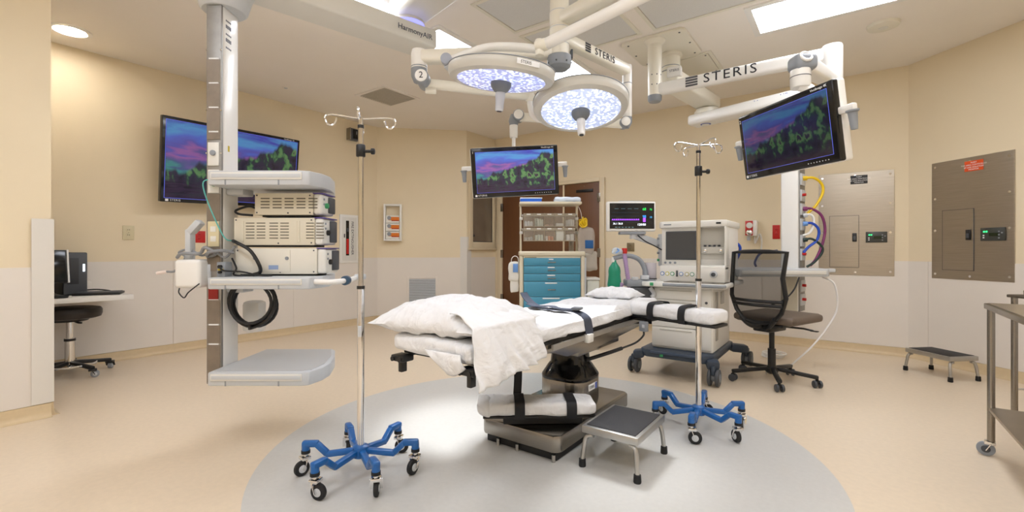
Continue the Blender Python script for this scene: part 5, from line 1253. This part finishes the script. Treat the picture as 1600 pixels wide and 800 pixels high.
B().box((1.02, 3.92, 1.148), (.22, .07, .024), None, .006).done('dock', mgrey_m, t)
B().beam((1.04, 3.925, 1.13), (1.30, 3.96, 1.045), .05, .06, .014).done('support_arm', lgrey_m, t)
B().tube([(1.06, 3.89, 1.13), (1.12, 3.88, 1.08), (1.20, 3.885, 1.04), (1.28, 3.90, 1.0)], .005, 8, smooth=6).done('data_cable', bcab, t)
B().cyl((1.03, 3.925, 1.10), (1.03, 3.925, 1.14), .028, n=20).done('arm_pivot', lgrey_m, t)

# ------------------------------------------------------------------ teal supply cart (view-aligned)
cart_m = mat('cart_cream', '#ddd3bb', .4)
D0, D1, X0, X1 = 4.60, 5.00, .075, .725
t = vthing('supply_cart', 'teal drawer cart with cream frame and bin tower in front of the door', 'supply cart', (.40, 4.80, 0))
bd = B(); bd.span((X0 + .004, D0 + .02, .12), (X1 - .004, D1, .945), .006); bd.done('body', cart_m, t)
for x in (X0 + .018, X1 - .018): B().span((x - .018, D0 - .004, .12), (x + .018, D0 + .03, .945), .006).done('corner_post', cart_m, t)
B().span((X0 - .006, D0 - .014, .945), (X1 + .006, D1 + .006, .992), .012, 3).done('cart_top', cart_m, t)
B().span((X0 + .04, D0 - .003, .90), (X1 - .04, D0 + .022, .944), .002).done('name_rail', cart_m, t)
B().span((X0 + .05, D0 - .0042, .925), (X0 + .17, D0 - .003, .936)).done('name_marks', mat('tan_print', '#a59575', .6), t, smooth=False)
B().span((X1 - .004, D0 + .005, .30), (X1 + .018, D0 + .03, .93), .003).done('locking_bar', lgrey_m, t)
for (z1, z0, w_) in ((.927, .849, .045), (.846, .770, .07), (.767, .693, .08), (.690, .540, .12), (.537, .345, .17), (.342, .15, .17)):
    d = B().span((X0 + .042, D0 - .006, z0), (X1 - .042, D0 + .02, z1), .004).done('drawer', teal_m, t)
    B().span((.40 - w_ / 2 - .01, D0 - .0085, z1 - .020), (.40 + w_ / 2 - .01, D0 - .0055, z1 - .009)).done('label_strip', label_m, d, smooth=False)
    B().span((.355, D0 - .018, (z1 - .048) if z1 - z0 < .1 else z1 - .085), (.435, D0 - .005, (z1 - .040) if z1 - z0 < .1 else z1 - .077), .002).done('drawer_handle', steel_m, d)
for x in (X0 + .05, X1 - .05):
    for y in (D0 + .06, D1 - .06):
        B().cyl((x - .015, y, .05), (x + .015, y, .05), .05, n=22, bev=.006).box((x, y, .10), (.05, .05, .04), None, .006).done('caster', rubber_m, t)
for x in (X0 + .018, X1 - .03): B().span((x - .011, D1 - .06, .992), (x + .011, D1 - .035, 1.50), .002).done('tower_post', cart_m, t)
B().span((X0 + .002, D1 - .30, 1.475), (X1 - .012, D1 - .01, 1.50), .004).done('tower_shelf', cart_m, t)
clearb_m = mat('smoky_bin', '#c8bfae', .12, alpha=.2)
for r_, (z0, z1) in enumerate(((1.248, 1.392), (1.098, 1.242))):
    B().span((X0 + .02, D1 - .075, z1 - .035), (X1 - .03, D1 - .062, z1 - .005), .002).done('bin_rail', steel_m, t)
    for x in (X0 + .022, X1 - .034): B().box((x, D1 - .078, (z0 + z1) / 2 + .02), (.035, .014, .03), None, .003).done('rail_bracket', offw_m, t)
    for k in range(5):
        x0 = .122 + k * .1085; x1 = x0 + .105
        bn = B()
        bn.span((x0, D1 - .19, z0), (x1, D1 - .08, z0 + .004)); bn.span((x0, D1 - .084, z0), (x1, D1 - .08, z1)); bn.span((x0, D1 - .19, z0), (x0 + .003, D1 - .08, z1)); bn.span((x1 - .003, D1 - .19, z0), (x1, D1 - .08, z1)); bn.span((x0, D1 - .19, z0), (x1, D1 - .186, z1 - .03))
        bn_o = bn.done('storage_bin', clearb_m, t, smooth=False)
        lip = B(); lip.span((x0, D1 - .193, z1 - .034), (x1, D1 - .186, z1 - .004), .001); lip.span((x0, D1 - .193, z0), (x1, D1 - .188, z0 + .008)); lip.span((x0 - .002, D1 - .192, z0), (x0 + .003, D1 - .186, z1)); lip.done('bin_lip', mat('bin_edge', '#a89d8a', .3), bn_o, smooth=False)
        B().span((x0 + .03, D1 - .1950, z1 - .020), (x0 + .072, D1 - .1930, z1 - .008)).done('bin_label', label_m, bn_o, smooth=False)
rnd = random.Random(4)
cont = [('packets', '#dde0e6', .55, 3), ('dressings', '#d4dccf', .75, 4), ('tubing', '#c9a99a', .2, 2), ('wipes', '#eceae6', .28, 1), ('masks', '#e6e4e0', .65, 4),
        ('syringes', '#b9b6b2', .35, 3), ('gauze', '#cfd8cc', .55, 3), ('bottles', '#d98d66', .45, 3), ('towels', '#eef0ea', .95, 1), ('papers', '#f2f2f0', .72, 2)]
for i, (nm, cc, hh, nn) in enumerate(cont):
    r_, k = divmod(i, 5); z0 = (1.248, 1.098)[r_]; x0 = .122 + k * .1085
    o = vthing('supply_' + nm, '%s in the %s cart bin row, %s bin from left' % ({'packets': 'pale packets', 'dressings': 'greenish dressings', 'tubing': 'small tubing pieces', 'wipes': 'white wipes', 'masks': 'folded white masks', 'syringes': 'grey syringes', 'gauze': 'green-white gauze packs', 'bottles': 'orange and white bottles', 'towels': 'tall white towels', 'papers': 'white papers'}[nm], ('upper', 'lower')[r_], ('first', 'second', 'third', 'fourth', 'fifth')[k]), 'supplies', (x0 + .0525, D1 - .13, z0 + .005), 'supplies in the cart bins')
    for q in range(nn):
        w_ = .088 / nn; xx = x0 + .009 + w_ * (q + .5); h_ = .12 * hh * rnd.uniform(.75, 1)
        ccx = cc if not (nm == 'bottles' and q == 0) else '#eeeae4'
        B().rbox((xx, D1 - .14 + rnd.uniform(-.01, .01), z0 + .006 + h_ / 2), (w_ * .9, .06, h_), min(.006, w_ * .2), 4, .003, 30, q + i).done('item', mat('supply_%s_%s' % (nm, ccx), ccx, .6), o)
t = vthing('blue_tray', 'flat bright blue box on the left of the cart top shelf', 'box', (.17, 4.85, 1.50))
B().span((.085, 4.74, 1.5005), (.305, 4.94, 1.536), .004).done('box_body', mat('bright_blue', '#1d5fc8', .45), t)
B().span((.083, 4.738, 1.5362), (.312, 4.945, 1.546), .003).done('box_lid', label_m, t)
t = vthing('clear_tray', 'clear wrapped tray on the right of the cart top shelf', 'tray', (.57, 4.85, 1.50))
B().rbox((.575, 4.84, 1.528), (.27, .20, .05), .02, 8, .007, 18, 3).done('wrapped_tray', mat('clear_wrap', '#dfe7f2', .2, alpha=.75), t)
B().span((.47, 4.76, 1.507), (.68, 4.92, 1.522), .003).done('tray_insert', mat('pale_blue', '#6d9ad8', .4), t)
t = vthing('clear_supply_bag', 'clear plastic supply bag with blue label hanging right of the cart', 'bag', (.79, 4.80, 1.25))
cb_m = mat('clear_bag', '#cfc4b8', .2, alpha=.55)
B().rbox((.775, 4.82, 1.10), (.17, .07, .29), .03, 10, .014, 12, 8).done('bag_body', cb_m, t)
B().rbox((.82, 4.82, .89), (.14, .06, .20), .025, 8, .012, 14, 18).done('lower_bag', mat('clear_bag_low', '#ddd4c6', .25, alpha=.7), t)
B().box((.80, 4.776, 1.065), (.085, .005, .085), None, .002).done('blue_label', mat('bag_blue', '#1c5a96', .5), t)
B().tube([(.70, 4.93, 1.49), (.73, 4.88, 1.40), (.745, 4.84, 1.24)], .004, 8, smooth=5).done('hanging_cord', offw_m, t)
t = vthing('yellow_tubing_coil', 'bright yellow tubing bunch hanging above the clear bag', 'tubing', (.755, 4.80, 1.29))
yb = B()
for k in range(7):
    yb.torus((.735 + .012 * (k % 3), 4.80 + .008 * k - .03, 1.275 + .012 * (k % 4)), .036, .007, 18, 6, Matrix.Rotation(R(70 + 14 * k), 4, 'X') @ Matrix.Rotation(R(25 * k), 4, 'Y'))
yb.done('coil', yel, t)
t = vthing('hanging_gown_bag', 'white drawstring pouch with blue patch hanging left of the cart', 'pouch', (.02, 4.62, .75))
B().rbox((.02, 4.64, .79), (.11, .05, .19), .024, 8, .008, 16, 2).rbox((.025, 4.645, .655), (.09, .035, .15), .016, 6, .006, 18, 3).done('pouch', mat('pouch_white', '#e5e2da', .7), t)
B().tube([(-.01, 4.63, .87), (.0, 4.63, .925), (.03, 4.63, .945), (.06, 4.63, .925), (.065, 4.63, .87)], .004, 8, smooth=5).done('drawstring', offw_m, t)
B().box((.035, 4.612, .825), (.05, .004, .085), None, .002).done('blue_patch', mat('pale_blue', '#6d9ad8', .4), t)
t = vthing('waste_bin', 'slim white bin standing right of the teal cart', 'bin', (.82, 4.75, 0))
B().prism([(.755, 4.64), (.88, 4.64), (.88, 4.86), (.755, 4.86)], .0, .70, .01).done('bin_body', mat('bin_white', '#dcdccf', .45), t)
B().span((.750, 4.635, .70), (.885, 4.865, .725), .006).done('bin_lid', offw_m, t)

# ------------------------------------------------------------------ stainless table at the right edge (room-aligned)
t = thing('instrument_table', 'stainless wheeled instrument table cut by the right frame edge', 'table', (.78, 2.72, 0))
tu0, tu1, tv0, tv1 = .545, 1.02, 2.30, 3.20
B().span((tu0, tv0, .715), (tu1, tv1, .742), .004).done('table_top', steel_m, t)
B().span((tu0 + .012, tv0 + .012, .7422), (tu1 - .012, tv1 - .012, .7445)).done('top_surface', steelh_m, t, smooth=False)
B().span((tu0 + .012, tv0 + .012, .222), (tu1 - .012, tv1 - .012, .238), .003).done('lower_shelf', steelh_m, t)
for x in (tu0 + .022, tu1 - .022):
    for y in (tv0 + .022, tv1 - .022):
        lg = B().cyl((x, y, .075), (x, y, .716), .0145, n=20).done('leg', steel_m, t)
        fb, wb, hb2 = B(), B(), B(); caster(fb, wb, hb2, (x, y, .066), 2.4 + x, .034, .02)
        wb.done('caster_wheel', mgrey_m, lg); fb.done('caster_fork', chrome_m, lg); hb2.done('caster_hub', dgrey_m, lg)
t = vthing('stainless_stand', 'second stainless stand whose post shows behind the instrument table', 'stand', (2.95, 2.55, 0))
B().cyl((2.835, 2.60, .03), (2.835, 2.60, .742), .0145, n=20).done('leg', steel_m, t)
B().cyl((3.14, 2.60, .03), (3.14, 2.60, .742), .0145, n=20).done('leg', steel_m, t)
B().cyl((2.835, 2.60, .218), (3.14, 2.60, .218), .006, n=12).done('crossbar', chrome_m, t)
B().span((2.81, 2.30, .735), (3.17, 2.62, .752), .004).done('stand_top', steel_m, t)
B().tube([(2.90, 2.60, .745), (2.90, 2.60, .775), (2.95, 2.60, .782), (3.1, 2.60, .782)], .008, 8, smooth=4).done('guard_rail', steel_m, t)
B().beam((2.835, 2.62, .03), (2.835, 2.30, .03), .03, .03, .006).beam((3.14, 2.62, .03), (3.14, 2.30, .03), .03, .03, .006).done('foot_bar', steel_m, t)
